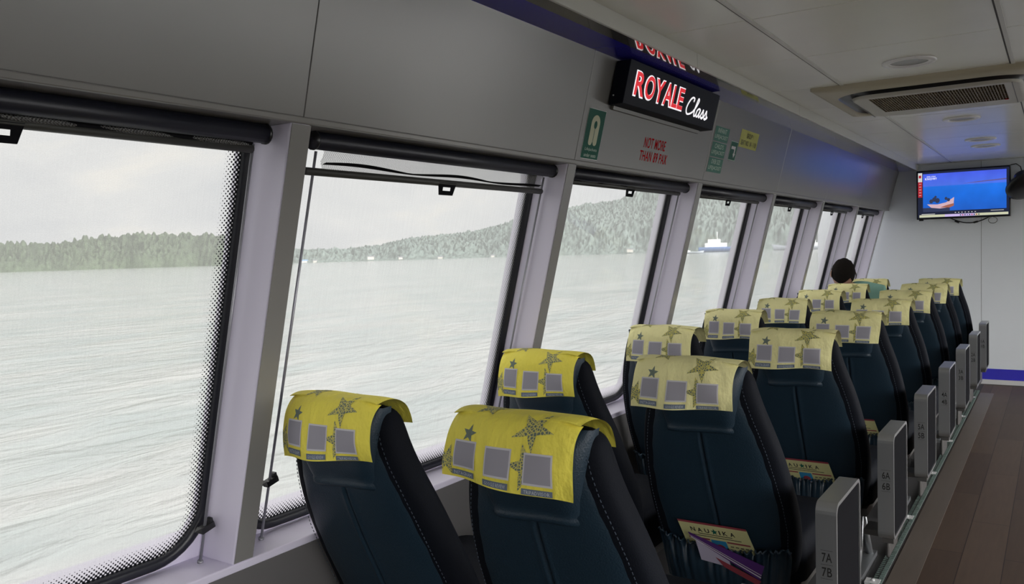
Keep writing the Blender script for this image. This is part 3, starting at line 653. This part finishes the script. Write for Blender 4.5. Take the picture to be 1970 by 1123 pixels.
pl([(-.18, -.118), (-.10, -.122), (-.068, -.108), (-.067, -.085), (-.12, -.098)], 8, .0015)
for x, z, s_ in ((-.25, -.06, .016), (-.225, -.045, .018), (-.20, -.055, .020), (-.215, -.022, .010), (-.13, -.04, .012), (-.11, -.052, .013)): pl([(x+s_*math.cos(R(a)), z+s_*1.2*math.sin(R(a))) for a in range(0, 360, 45)], 10, .0018)
pl([(.0, .085), (.12, .098), (.34, .112), (.34, .100), (.12, .090)], 9, .0012)
for body, bx in (('DID YOU', (-.285, .158, -.215, .170)), ('KNOW?', (-.300, .134, -.205, .154))):
    vs, fs = text2d(body, 1, .02); mb.add([(a, -.0325, b) for a, b in fit(vs, *bx)], fs, 6)
mb.build('screen', SM, t)
# leads under and beside the set
def sag(p0, p1, d, n=14, w=0): return [Vector(p0).lerp(Vector(p1), i/n)+Vector((w*math.sin(i), -.0, -d*math.sin(math.pi*i/n))) for i in range(n+1)]
mb = MB(); mb.tube(sag((-.84, YF-.02, .20+H), (-.50, YF-.02, .20+H), .055), .0045, 8); mb.tube(sag((-.79, YF-.022, .167+H), (-.755, YF-.022, .150+H), 0, 3), .008, 8); mb.tube(sag((-.64, YF-.022, .146+H), (-.605, YF-.022, .155+H), 0, 3), .008, 8)
tag(mb.build('hanging_cable', M['black']), 'black cable sagging in a loop below the television', 'cable')
mb = MB(); mb.tube([Vector((-.49, YF-.015, .19+H))+Vector((.035*math.sin(a*.5), 0, -.028+.028*math.cos(a*.5))) for a in range(13)], .0022, 6)
tag(mb.build('hanging_cable', M['black']), 'thin dark cable loop at the bottom right corner of the television', 'cable')
mb = MB(); mb.tube([(-.37, YF-.05, .61+H), (-.35, YF-.05, .638+H), (-.31, YF-.08, .642+H), (-.275, YF-.14, .61+H), (-.262, YF-.2, .55+H)], .004, 8)
tag(mb.build('fan_cable', M['black']), 'black cable arching from the television top corner to the fan', 'cable')
t = empty('wall_fan', (-.14, YF, .50+H), 'black wall fan cut off by the right edge of the picture beside the television', 'fan')
mb = MB(); mb.box((-.05, -.03, -.07), (.05, -.001, .07)); mb.build('wall_plate', M['black'], t, bevel=.006)
mb = MB(); mb.tube([(0, -.02, 0), (0, -.16, .04), (-.04, -.22, .03)], .02, 10); mb.build('fan_arm', M['black'], t)
mb = MB(); ctr = Vector((-.09, -.30, -.045)); axd = Vector((.35, -.55, -.75)).normalized(); ua = axd.orthogonal().normalized(); ub = axd.cross(ua)
pr = [(.02, -.11), (.06, -.10), (.07, -.02), (.13, -.01), (.165, .01), (.165, .03), (.12, .055), (.03, .065), (.001, .065)]
mb.grid(lambda i, j: ctr+ua*pr[j][0]*math.cos(i*math.tau/32)+ub*pr[j][0]*math.sin(i*math.tau/32)+axd*pr[j][1], 32, 9, closed=True); mb.build('fan_head', M['black'], t)

# ------------------------------------------------------------------ seats
SEC_ = [(.30, .220, .10, .200), (.40, .205, .11, .215), (.49, .170, .115, .225), (.58, .125, .115, .224), (.66, .085, .115, .216), (.74, .050, .112, .204),
        (.80, .027, .108, .190), (.86, .008, .102, .172), (.91, .000, .095, .158), (.955, .002, .085, .147), (.972, .010, .068, .136), (.983, .022, .045, .118), (.988, .036, .016, .09)]
def sect(z):
    for p, q in zip(SEC_, SEC_[1:]):
        if z <= q[0]:
            u = (z-p[0])/(q[0]-p[0]); return [p[i]+(q[i]-p[i])*u for i in (1, 2, 3)]
    return list(SEC_[-1][1:])
def backrest():
    mb = MB(); n = 28
    def P(i, j):
        z, a, t, w_ = SEC_[j]; th = math.tau*i/n; c, s = math.cos(th), math.sin(th); ex = .42
        x = w_*math.copysign(abs(c)**ex, c); y = a+t/2+t/2*math.copysign(abs(s)**.55, s); return (x, y, z)
    mb.grid(P, n, len(SEC_), closed=True)
    k = (len(SEC_)-1)*n; mb.f += [tuple(range(n))[::-1], tuple(k+i for i in range(n))]; mb.m += [0, 0]; mb.sm += [True, True]
    return mb
def smooth(a, b, u): u = max(0, min(1, u)); return a+(b-a)*u*u*(3-2*u)
def back_panel():
    mb = MB(); nu, nv = 97, 44; mi_ = .028
    def P(i, j):
        z = .31+(.965-.31)*j/(nv-1); a, t, w_ = sect(z); u = -1+2*i/(nu-1); w2 = w_-mi_; x = u*w2
        lift = .010*(1-abs(u)**10)*(1-max(0, (j-nv+3)/3)) ; groove = (.009*math.exp(-(x/.0035)**2)-.002*math.exp(-((abs(x)-.009)/.006)**2)) if z < .79 else 0
        y = a+.010*(abs(u)**3)*1.6-lift+groove
        return (x, y, z)
    xs = [-1+2*i/(nu-1) for i in range(nu)]
    mb.grid(P, nu, nv); return mb
def flap():
    """padded head pillow flap hanging down the back, with a rolled lower seam"""
    mb = MB(); pr = []
    for z, o in ((.796, -.002), (.797, -.014), (.803, -.019), (.810, -.015), (.814, -.011), (.83, -.018), (.87, -.022), (.92, -.022), (.955, -.018), (.975, -.010), (.988, .006)):
        pr.append((z, o))
    nu = 25
    def P(i, j):
        z, o = pr[j]; a = sect(min(z, .96))[0]; u = -1+2*i/(nu-1); w_ = .106+.030*max(0, (z-.80)/.2); x = u*w_
        e = (1-abs(u)**8); y = a+o*e-.004+(.012)*(1-e)
        return (x, y, z+.003*math.sin(u*2.2+.4)*(z < .82))
    mb.grid(P, nu, len(pr)); mb.add([P(i, 0) for i in range(nu)]+[(P(i, 0)[0], P(i, 0)[1]+.03, P(i, 0)[2]+.004) for i in range(nu)], [(i, i+1, nu+i+1, nu+i) for i in range(nu-1)], 0, True)
    mb.add([P(0, j) for j in range(len(pr))]+[(P(0, j)[0]+.002, P(0, j)[1]+.03, P(0, j)[2]) for j in range(len(pr))], [(j, j+1, len(pr)+j+1, len(pr)+j) for j in range(len(pr)-1)], 0, True)
    mb.add([P(nu-1, j) for j in range(len(pr))]+[(P(nu-1, j)[0]-.002, P(nu-1, j)[1]+.03, P(nu-1, j)[2]) for j in range(len(pr))], [(j, j+1, len(pr)+j+1, len(pr)+j) for j in range(len(pr)-1)], 0, True)
    return mb
def pocket():
    mb = MB(); nu, nv = 121, 16
    def P(i, j):
        u = -1+2*i/(nu-1); f = j/(nv-1); z = .285+(.424-.285)*f-.006*math.cos(u*2.4)*f-.008*math.cos(u*3)*f; a, t, w_ = sect(z)
        x = u*(w_-.012); fold = (math.sin(u*52+1.2*math.sin(u*9))*.5+math.sin(u*31+2)*.5)*(.0065*(.3+f)+.006*(f > .9))
        bag = .022*(1-u**4)*(math.sin(math.pi*min(1, f*1.05))*.6+.25)
        edge = .004*math.sin(u*88)*(f > .9)
        return (x, a-.023-bag*(1-.5*(f > .97))-fold+.024*abs(u)**6, z+edge)
    mb.grid(P, nu, nv); mb.tube([Vector(P(i, nv-1))+Vector((0, -.002, .001*math.sin(i*2.1))) for i in range(nu)], .0032, 6); return mb
def stitch(side):
    mb = MB(); ps = []
    for j in range(60):
        z = .33+(.95-.33)*j/59; a, t, w_ = sect(z); ps.append(Vector((side*(w_-.026), a+.0035, z)))
    for a, b in zip(ps, ps[1:]): mb.tube([a, a.lerp(b, .55)], .0009, 4)
    return mb
def cushion():
    mb = MB(); 
    ps = rrect(-.215, .27, .215, .74, .05, 5); rings = []
    for z, s in ((.30, .93), (.31, 1), (.40, 1.0), (.435, .97), (.445, .9), (.447, .5)):
        rings.append([(x*s, .505+(y-.505)*s, z) for x, y in ps])
    mb.grid(lambda i, j: rings[j][i], len(ps), len(rings), closed=True); mb.add(rings[-1], [tuple(range(len(ps)))]); mb.add(rings[0], [tuple(range(len(ps)))]); return mb
def slab(x0, x1, y0, y1, z0, z1, r):
    """upright rounded slab: silver rim with dark inset on the aisle side"""
    P = rrect(y0, z0, y1, z1, r, 5); mb = MB(); n = len(P)
    rim = .010; I = rrect(y0+rim, z0+rim, y1-rim, z1-rim, r-rim*.6, 5)
    mb.add([(x0, *p) for p in P]+[(x1, *p) for p in P]+[(x1, *p) for p in I]+[(x1-.004, *p) for p in I],
           [(i, (i+1) % n, n+(i+1) % n, n+i) for i in range(n)]+[(n+i, n+(i+1) % n, 2*n+(i+1) % n, 2*n+i) for i in range(n)]+[(2*n+i, 2*n+(i+1) % n, 3*n+(i+1) % n, 3*n+i) for i in range(n)]+[tuple(range(n))[::-1]])
    d = MB(); d.add([(x1-.0035, *p) for p in I], [tuple(range(n))]); return mb, d
AX = .33                      # armrest slab inner face, from the seat centre
def make_seat(aisle):
    t = empty('passenger_seat', (0, 0, 0))
    backrest().build('backrest', M['leather2'], t, sub=1)
    bp_ = back_panel().build('back_panel', M['leather'], t); 
    for s in (-1, 1): stitch(s).build('stitching', M['stitch'], bp_)
    flap().build('headrest_flap', M['leather'], t)
    pocket().build('pocket', M['satin'], t)
    cushion().build('seat_cushion', M['leather2'], t)
    mb = MB(); mb.box((-.20, .26, .27), (.20, .70, .30)); mb.build('seat_frame', M['steel'], t)
    for s in (-1, 1):
        mb = MB(); x = s*.15; mb.tube([(x, .40, .27), (x, .36, .10), (x, .30, .02)], .016, 8); mb.tube([(x, .40, .27), (x, .52, .10), (x, .58, .02)], .016, 8); mb.box((x-.025, .26, 0), (x+.025, .62, .02)); mb.build('leg', M['silver'], t)
    if aisle:
        a, d = slab(AX-.052, AX, -.02, .285, .285, .652, .028)
        arm = a.build('armrest', M['silver'], t); d.build('armrest_inset', M['dark'], arm)
        mb = MB(); mb.box((AX-.045, .02, .262), (AX-.008, .235, .286)); mb.box((AX-.12, .10, .255), (AX-.04, .20, .275)); mb.build('armrest_bracket', M['steel'], t)
        mb = MB(); mb.box((AX-.075, .27, .12), (AX-.06, .46, .40)); mb.build('side_plate', M['steel'], t, bevel=.008)
        mb = MB(); mb.box((AX-.150, .26, .0), (AX-.098, .31, .016)); mb.tube([(AX-.124, .285, .015), (AX-.124, .285, .022)], .007, 8); mb.build('floor_bracket', M['white'], t)
    return t
def seat_numbers(n):
    mb = MB()
    for body, z0, z1 in (('%dA' % n, .500, .524), ('%dB' % n, .462, .486)):
        vs, fs = text2d(body, 1, .01); mb.add([(a, -.0206, b) for a, b in fit(vs, AX-.037, z0, AX-.012, z1)], fs)
    for z in (.530, .493, .456): mb.add([(AX-.040, -.0206, z), (AX-.010, -.0206, z), (AX-.010, -.0206, z+.0008), (AX-.040, -.0206, z+.0008)], [(0, 1, 2, 3)])
    return mb
PITCH = .88; Y_ROW = 1.33
AXC = {0: -.848, 1: -.845, 2: -.81, 3: -.80}
def ax_(i): return AXC.get(i, -.80)
WXC = {-1: -1.335, 0: -1.362, 1: -1.352}
def wx_(i): return WXC.get(i, -1.34)
rown = {-1: 9, 0: 8, 1: 7, 2: 6, 3: 5, 4: 4, 5: 3, 6: 2, 7: 1}
wn = ['nearest', 'second nearest', 'third', 'fourth', 'fifth', 'sixth', 'seventh', 'frontmost']
seatA = make_seat(True); seatW = make_seat(False)
usedA = usedW = False
for i in range(-1, 8):
    y = Y_ROW+PITCH*i
    if i >= 0:
        o = seatA if not usedA else copy_tree(seatA); usedA = True; o.location = (ax_(i), y, 0)
        if i < 3: lb = {0: 'navy leather aisle seat nearest the camera, wearing the brightest yellow cover', 1: 'navy aisle seat with the 7A 7B armrest and leaflets in its pocket', 2: 'navy aisle seat with the 6A 6B armrest and one yellow card in its pocket'}[i]
        else: lb = 'navy aisle seat with the %dA %dB armrest, %s aisle seat back from the camera' % (rown[i], rown[i], wn[i])
        tag(o, lb, 'seat', 'passenger seats in the two columns')
        for ch in o.children:
            if ch.name.split('.')[0] in ('armrest', 'armrest_bracket', 'side_plate', 'floor_bracket'): ch.location.x = -.471-AX-ax_(i)
        arm = [c for c in o.children if c.name.startswith('armrest') and 'bracket' not in c.name][0]
        seat_numbers(rown[i]).build('seat_number', M['inkk'], arm)
    o = seatW if not usedW else copy_tree(seatW); usedW = True; o.location = (wx_(i), y-(.045 if i < 0 else 0), 0)
    lb = {-1: 'window seat at the bottom left corner, only the corner of its yellow cover in view', 0: 'nearest navy window seat seen whole, in front of the second window', 1: 'navy window seat behind the brightest yellow cover, below the second window pillar'}.get(i, 'navy window seat in the %s row from the camera, beside seat %dB' % (wn[i], rown[i]))
    if i == 6: lb = 'navy window seat the dark haired passenger sits in'
    tag(o, lb, 'seat', 'passenger seats in the two columns')

# ------------------------------------------------------------------ headrest covers
CP = [(-.034, .868), (-.038, .90), (-.036, .94), (-.028, .972), (-.008, .996), (.024, 1.006), (.058, 1.002), (.086, .984), (.101, .957), (.106, .937)]
_d = [0]
for p, q in zip(CP, CP[1:]): _d.append(_d[-1]+math.hypot(q[0]-p[0], q[1]-p[1]))
LEN = _d[-1]
def prof(s):
    s = max(0, min(LEN, s))
    for k in range(len(CP)-1):
        if s <= _d[k+1]+1e-9:
            a, b, c, d = CP[max(k-1, 0)], CP[k], CP[k+1], CP[min(k+2, len(CP)-1)]; u = (s-_d[k])/(_d[k+1]-_d[k])
            return tuple(.5*(2*b[i]+(c[i]-a[i])*u+(2*a[i]-5*b[i]+4*c[i]-d[i])*u*u+(3*b[i]-a[i]-3*c[i]+d[i])*u**3) for i in (0, 1))
    return CP[-1]
CW = .150
def star(cx, cy, r, rot=0, ri=.42, n=5): return [(cx+(r if k % 2 == 0 else r*ri)*math.sin(R(rot)+math.pi*k/n), cy+(r if k % 2 == 0 else r*ri)*math.cos(R(rot)+math.pi*k/n)) for k in range(2*n)]
SHAPES = []
def addshape(vs, fs, mi, off, st=.008): SHAPES.append((*cut2d(vs, fs, st), mi, off))
def fan(ps): c = (sum(p[0] for p in ps)/len(ps), sum(p[1] for p in ps)/len(ps)); n = len(ps); return [c]+ps, [(0, 1+i, 1+(i+1) % n) for i in range(n)]
def clip(ps):  # keep inside the cloth width
    return [(max(-CW+.001, min(CW-.001, x)), y) for x, y in ps]
addshape(*fan(star(-.083, .098, .019, 8)), 1, .0006)
addshape(*fan(star(.062, .122, .047, 28, .36)), 2, .0006)
addshape(*fan(star(.060, .050, .044, -16, .40)), 2, .0006)
addshape(*fan(clip(star(-.136, .040, .034, 12, .42))), 2, .0006)
addshape(*fan(star(-.066, .172, .036, 5, .42)), 2, .0006)
addshape(*fan(star(.02, .235, .040, 30, .42)), 2, .0006)
for cx, sh in ((-.088, .004), (-.004, .0), (.084, -.003)):
    addshape([(cx-.030, .024+sh), (cx+.030, .024+sh), (cx+.030, .080+sh), (cx-.030, .080+sh)], [(0, 1, 2, 3)], 3, .0012)
    addshape([(cx-.0265, .0275+sh), (cx+.0265, .0275+sh), (cx+.0265, .0765+sh), (cx-.0265, .0765+sh)], [(0, 1, 2, 3)], 4, .0017)
for cx, sh, body in ((-.091, .004, 'INSTAGRAM'), (-.006, 0, 'GOOGLE REVIEW'), (.083, -.003, 'TRIPADVISOR')):
    addshape([(cx-.030, .006+sh), (cx+.030, .006+sh), (cx+.030, .0185+sh), (cx-.030, .0185+sh)], [(0, 1, 2, 3)], 5, .0012)
    vs, fs = text2d(body, 1, .0, res=1); vs = fit(vs, cx-.025, .0085+sh, cx+.025, .0160+sh); SHAPES.append((vs, fs, 6, .0017))
def cloth(seed, amp, skew, dip):
    rd = random.Random(seed); W1 = [(rd.uniform(18, 60), rd.uniform(5, 30), rd.uniform(0, 6.3), rd.uniform(.3, 1)) for _ in range(7)]
    corner = rd.uniform(.0, .012)
    def S(u, v, off=0):
        f = v/LEN; cv = .020*abs(u/CW)**2.6
        y, z = prof(v); y1, z1 = prof(v-.002); y2, z2 = prof(v+.002); ty, tz = y2-y1, z2-z1; l = math.hypot(ty, tz) or 1; ny, nz = -tz/l, ty/l
        wr = sum(a*math.sin(fx*u+fy*v+ph+2*math.sin(9*v+ph)) for fx, fy, ph, a in W1)/7*amp
        edge = max(0, 1-v/.05)
        wr += edge*amp*1.3*math.sin(u*26+seed)+.004*(abs(u)/CW)**4*edge
        # cover falls away from the headrest towards its ends
        side = max(0, (abs(u)-.11)/.04)
        dz = -.004*side*side*(1-abs(2*f-1)) + dip*(u/CW)*edge*.012-corner*max(0, u/CW)**3*edge
        d = off+wr+.003
        if ny == 0 and nz == 0: ny = -1
        return (u*(1+.02*math.sin(v*30+seed))+skew*(v-.08)+.0, y+ny*d*1.0 if 0 else y+ny*d+cv*(1 if f < .5 else -.0), z+nz*d+dz-.003*abs(u/CW)**3*math.sin(math.pi*f))
    # outward normal must point aft at the back: flip if needed
    mb = MB(); nu, nv = 56, 60
    sgnn = 1 if -(prof(.03)[1]-prof(.02)[1]) < 0 else -1
    def T(u, v, off=0):
        return S(u, v, off)
    mb.grid(lambda i, j: T(-CW+2*CW*i/(nu-1), LEN*j/(nv-1)), nu, nv)
    for vs, fs, mi, off in SHAPES: mb.add([T(x, y, off) for x, y in vs], fs, mi, True)
    return mb
var = []
for sd, amp, skew, dip, mname in ((1, .006, .10, -.5, 'yellow'), (2, .006, .08, .5, 'yellow2'), (3, .006, .05, .6, 'yellow2'), (5, .005, .04, .4, 'yellow2'), (8, .006, .05, .9, 'yellow')):
    c = cloth(sd, amp, skew, dip); var.append(c.me('headrest_cover', [M[mname], M['print'], M['mosaic'], M['patchw'], M['patch'], M['plate'], M['ink']]))
def cover(x, y, k, label, rz=0, sx=1):
    o = bpy.data.objects.new('headrest_cover', var[k]); COL.objects.link(o); o.location = (x, y, 0); o.rotation_euler.z = R(rz); o.scale.x = sx
    return tag(o, label, 'headrest cover', 'yellow headrest covers with starfish print')
cov = ['bright yellow starfish cover on the aisle seat nearest the camera', 'yellow starfish cover on the tall aisle seat with the 7A 7B armrest', 'yellow starfish cover on the aisle seat with the 6A 6B armrest', 'yellow starfish cover on the aisle seat with the 5A 5B armrest',
       'yellow starfish cover on the aisle seat with the 4A 4B armrest', 'yellow starfish cover on the aisle seat with the 3A 3B armrest', 'yellow starfish cover on the aisle seat with the 2A 2B armrest', 'yellow starfish cover on the frontmost aisle seat, farthest right']
wcov = ['bright yellow starfish cover on the nearest whole window seat, left of all other covers', 'yellow starfish cover on the window seat behind the nearest aisle seat', 'yellow starfish cover on the third window seat, left of the 7A 7B seat cover', 'yellow starfish cover on the fourth window seat',
        'yellow starfish cover on the fifth window seat', 'yellow starfish cover on the sixth window seat, directly behind the passenger seat', 'yellow starfish cover on the seat the passenger leans against', 'yellow starfish cover on the frontmost window seat, right of the passenger']
kk = [0, 1, 2, 3, 1, 2, 3, 1]; kw = [4, 4, 1, 2, 3, 1, 2, 3]
for i in range(8):
    y = Y_ROW+PITCH*i
    cover(ax_(i)-(.038 if i < 2 else .008), y, kk[i], cov[i], (-1.5, 0, .8, -.5, 1, 0, -1, .5)[i])
    cover(wx_(i)-(.012 if i < 2 else -.01), y, kw[i], wcov[i], (0, .5, -.5, 0, .7, -.7, 0, .5)[i], .92)
cover(-1.335, Y_ROW-PITCH-.045, 3, 'yellow cover whose corner shows at the very bottom left of the picture')

# ------------------------------------------------------------------ leaflets in the pockets
def sheet(mb, cx, yb, z0, pts, lean, mi, off=0, seg=None):
    mb.add([(cx+a, yb+lean*(b)-off, z0+b) for a, b in pts], [tuple(range(len(pts)))], mi)
def card(i, label, name='leaflet_card', flat=False):
    x = ax_(i); y = Y_ROW+PITCH*i; z0 = .40; t_ = empty(name, (x+.010, y+.200, z0-.036), label, 'leaflet')
    Wc, Hc = .108, .125; yt = -.42
    def m3(a, b, o=0):   # card plane leaning along the seat back
        return (a-.22*b, -b*.41-o, b)
    def put(mb, ps, mi, o): mb.add([m3(a, b, o) for a, b in ps], [tuple(range(len(ps)))], mi)
    mb = MB(); put(mb, [(-Wc, 0), (Wc, 0), (Wc-.004, Hc), (-Wc, Hc)], 0, 0); put(mb, [(-Wc, 0), (Wc, 0), (Wc-.004, Hc), (-Wc, Hc)], 0, -.0012)
    put(mb, [(-Wc, Hc-.003), (Wc-.004, Hc-.003), (Wc-.004, Hc+.004), (-Wc, Hc+.004)], 1, .0004)
    X0 = -.075
    for ch, x0 in zip(('N', 'A', 'U', None, 'I', 'K', 'A'), (0, .022, .044, .066, .088, .1, .122)):
        if ch is None: put(mb, star(X0+x0+.008, .102, .011), 4, .0008); continue
        vs, fs = text2d(ch, 1, .02); wd = .004 if ch == 'I' else .014; vs = fit(vs, X0+x0, .095, X0+x0+wd, .109); mb.add([m3(a, b, .0008) for a, b in vs], fs, 3)
    for a, b, c in ((-.055, .05, .089), (-.078, .075, .082)): put(mb, [(a, c), (b, c), (b, c+.0022), (a, c+.0022)], 3, .0006)
    put(mb, [(-.09, .070), (-.025, .070), (-.025, .075), (-.09, .075)], 1, .0006); put(mb, [(.028, .070), (.098, .070), (.098, .075), (.028, .075)], 1, .0006)
    put(mb, [(-.024, .030), (.026, .030), (.024, .074), (-.022, .074)], 2, .0007)
    put(mb, [(.002+.014*math.cos(R(a)), .050+.011*math.sin(R(a))) for a in range(0, 360, 30)], 1, .0010)
    for q in range(4): put(mb, [(.034+.015*q, .058), (.044+.015*q, .058), (.044+.015*q, .061), (.034+.015*q, .061)], 3, .0006)
    mb.build('printed_card', [M['card'], M['cardred'], M['cardblue'], M['inkk'], M['green']], t_)
    if flat:
        mb = MB(); put(mb, [(-Wc+.002, -.01), (Wc+.004, -.01), (Wc, .034), (-.02, .042), (-Wc, .046)], 0, .0022)
        put(mb, [(.068+.017*math.cos(R(a)), .014+.015*math.sin(R(a))) for a in range(0, 360, 24)], 1, .0028); mb.build('paper_sheet', [M['paper'], M['redl']], t_)
    return t_, m3
card(1, 'pale yellow printed card in the pocket of the 7A 7B seat, behind a purple leaflet')
card(2, 'pale yellow card with a lilac sheet in the 6A 6B seat pocket', flat=True)
card(3, 'small yellow card edge peeking from the pocket of the seat with the 5A 5B armrest')
x = ax_(1); y = Y_ROW+PITCH; t = empty('folded_leaflet', (x+.014, y+.194, .385), 'folded purple leaflet lying slantwise across the yellow card in the 7A 7B seat pocket', 'leaflet')
def m4(a, b, o=0): return (a-.1*b, -.036-b*.41-o, b)
mb = MB()
P = [(-.088, .082), (.125, .008), (.100, -.045), (-.082, .066)]
for o_ in (0, .003): mb.add([m4(a, b, o_+.035*max(0, a+.05)) for a, b in P], [(0, 1, 2, 3)], 0)
mb.add([m4(a, b, .004+.035*max(0, a+.05)) for a, b in ((-.083, .069), (.107, -.032), (.1055, -.036), (-.083, .066))], [(0, 1, 2, 3)], 1)
mb.add([m4(a, b, .004+.035*max(0, a+.05)) for a, b in ((-.083, .073), (.110, -.024), (.109, -.026), (-.083, .0715))], [(0, 1, 2, 3)], 1)
mb.build('purple_cover', [M['purple'], M['white']], t)
mb = MB(); mb.add([m4(a, b, .006+.03*max(0, a+.05)) for a, b in ((-.02, .010), (.105, -.046), (.09, -.062), (-.0, -.02))], [(0, 1, 2, 3)], 0); mb.build('red_page', M['cardred'], t)
mb = MB(); mb.add([m4(a, b, .004) for a, b in ((-.07, .058), (.02, .018), (.02, -.02), (-.07, -.01))], [(0, 1, 2, 3)], 0); mb.build('lilac_page', M['paper'], t)

# ------------------------------------------------------------------ passenger
PX, PY = -1.40, Y_ROW+PITCH*6+.36
t = empty('person', (PX, PY, 0), 'seated passenger with short dark hair and a mint shirt, head bent towards the window', 'person')
def skin(name, pts, edges, m, parent, sub=2, root=0):
    me = bpy.data.meshes.new(name); me.from_pydata([p[:3] for p in pts], edges, []); o = bpy.data.objects.new(name, me); COL.objects.link(o); o.parent = parent
    me.materials.append(m); md = o.modifiers.new('skin', 'SKIN'); md.use_smooth_shade = True
    for i, p in enumerate(pts):
        rx = p[3]; ry = p[4] if len(p) > 4 else rx; me.skin_vertices[0].data[i].radius = (rx, ry)
    me.skin_vertices[0].data[root].use_root = True
    s_ = o.modifiers.new('sub', 'SUBSURF'); s_.levels = sub; s_.render_levels = sub; return o
body = [(0.06, .0, .52, .13, .10), (.07, -.02, .70, .125, .09), (.07, -.02, .90, .15, .09), (.0, -.03, .975, .06, .06), (-.02, -.015, 1.02, .055, .055),
        (.24, .0, .93, .058), (.27, .06, .70, .042), (.16, .28, .62, .034), (.13, .34, .62, .024), (-.13, .0, .90, .05), (-.145, .10, .70, .042), (-.06, .28, .62, .034), (-.03, .34, .62, .024),
        (.14, .10, .50, .075), (.14, .40, .50, .06), (.14, .43, .12, .045), (.14, .50, .06, .04), (-.02, .10, .50, .075), (-.04, .40, .50, .06), (-.04, .43, .12, .045), (-.04, .50, .06, .04)]
ed = [(0, 1), (1, 2), (2, 3), (3, 4), (2, 5), (5, 6), (6, 7), (7, 8), (2, 9), (9, 10), (10, 11), (11, 12), (0, 13), (13, 14), (14, 15), (15, 16), (0, 17), (17, 18), (18, 19), (19, 20)]
skin('body', body, ed, M['skin'], t)
sh_ = [(p[0], p[1], p[2], p[3]+.014, (p[4] if len(p) > 4 else p[3])+.014) for p in body[:4]+body[5:8]+body[9:12]]
sh_[3] = (.0, -.03, .992, .078, .074)
skin('shirt', sh_, [(0, 1), (1, 2), (2, 3), (2, 4), (4, 5), (5, 6), (2, 7), (7, 8), (8, 9)], M['shirt'], t)
lg = [(p[0], p[1], p[2], (p[3]+.012)) for p in [body[0]]+body[13:16]+body[17:20]]; lg[0] = (.06, .0, .52, .125)
skin('trousers', lg, [(0, 1), (1, 2), (2, 3), (0, 4), (4, 5), (5, 6)], M['trouser'], t)
# head turned towards the window
hm = Matrix.Translation((-.030, .0, 1.068))@Matrix.Rotation(R(-14), 4, 'X')@Matrix.Rotation(R(25), 4, 'Z')@Matrix.Diagonal((1.10, 1.05, 1, 1))
def headP(th, ph):
    x = .076*math.cos(th)*math.cos(ph); y = .095*math.sin(th)*math.cos(ph); z = .115*math.sin(ph)
    if z < 0: x *= 1+z*1.6; y = y*(1+z*1.2)+.012*(-z/.1)
    if y > 0 and abs(x) < .02 and -.04 < z < .02: y += .020*(1-abs(x)/.02)*(1-(z+.04)/.08)
    return Vector((x, y, z))
mb = MB(); mb.grid(lambda i, j: hm@headP(i*math.tau/40, -math.pi/2+.02+j*(math.pi-.04)/24), 40, 25, closed=True); hd = mb.build('head', M['skin'], t)
for s in (-1, 1):
    mb = MB(); c = hm@Vector((s*.078, -.005, -.005))
    for a in range(1): mb.grid(lambda i, j: c+hm.to_3x3()@Vector((s*.010*math.sin(math.pi*j/6), .016*math.cos(i*math.tau/12)*math.sin(math.pi*j/6)-.006*s*0, .030*math.cos(math.pi*j/6)+.008*math.sin(i*math.tau/12)*math.sin(math.pi*j/6))), 12, 7, closed=True)
    mb.build('ear', M['skin'], hd)
    mb = MB(); e_ = hm@Vector((s*.030, .086, .008)); mb.grid(lambda i, j: e_+Vector((.010*math.sin(math.pi*j/5)*math.cos(i*math.tau/8), .006*math.sin(math.pi*j/5)*math.sin(i*math.tau/8), .006*math.cos(math.pi*j/5))), 8, 6, closed=True); mb.build('eye', M['white'], hd)
mb = MB(); mb.tube([hm@Vector((-.02, .088, -.052)), hm@Vector((0, .095, -.054)), hm@Vector((.02, .088, -.052))], .004, 6); mb.build('mouth', M['cardred'], hd)
def hairP(i, j):
    th = i*math.tau/48; back = .5-.5*math.sin(th); lo = -.95*back**.6+.45*(1-back); ph = lo+(math.pi/2-.01-lo)*j/18
    p = headP(th, ph); k = 1.07+.045*noise.noise(p*60)+.05*max(0, math.sin(ph)); 
    if j == 0: k = 1.005
    return hm@(p*k)
mb = MB(); mb.grid(hairP, 48, 19, closed=True); mb.build('hair', M['hair'], t)
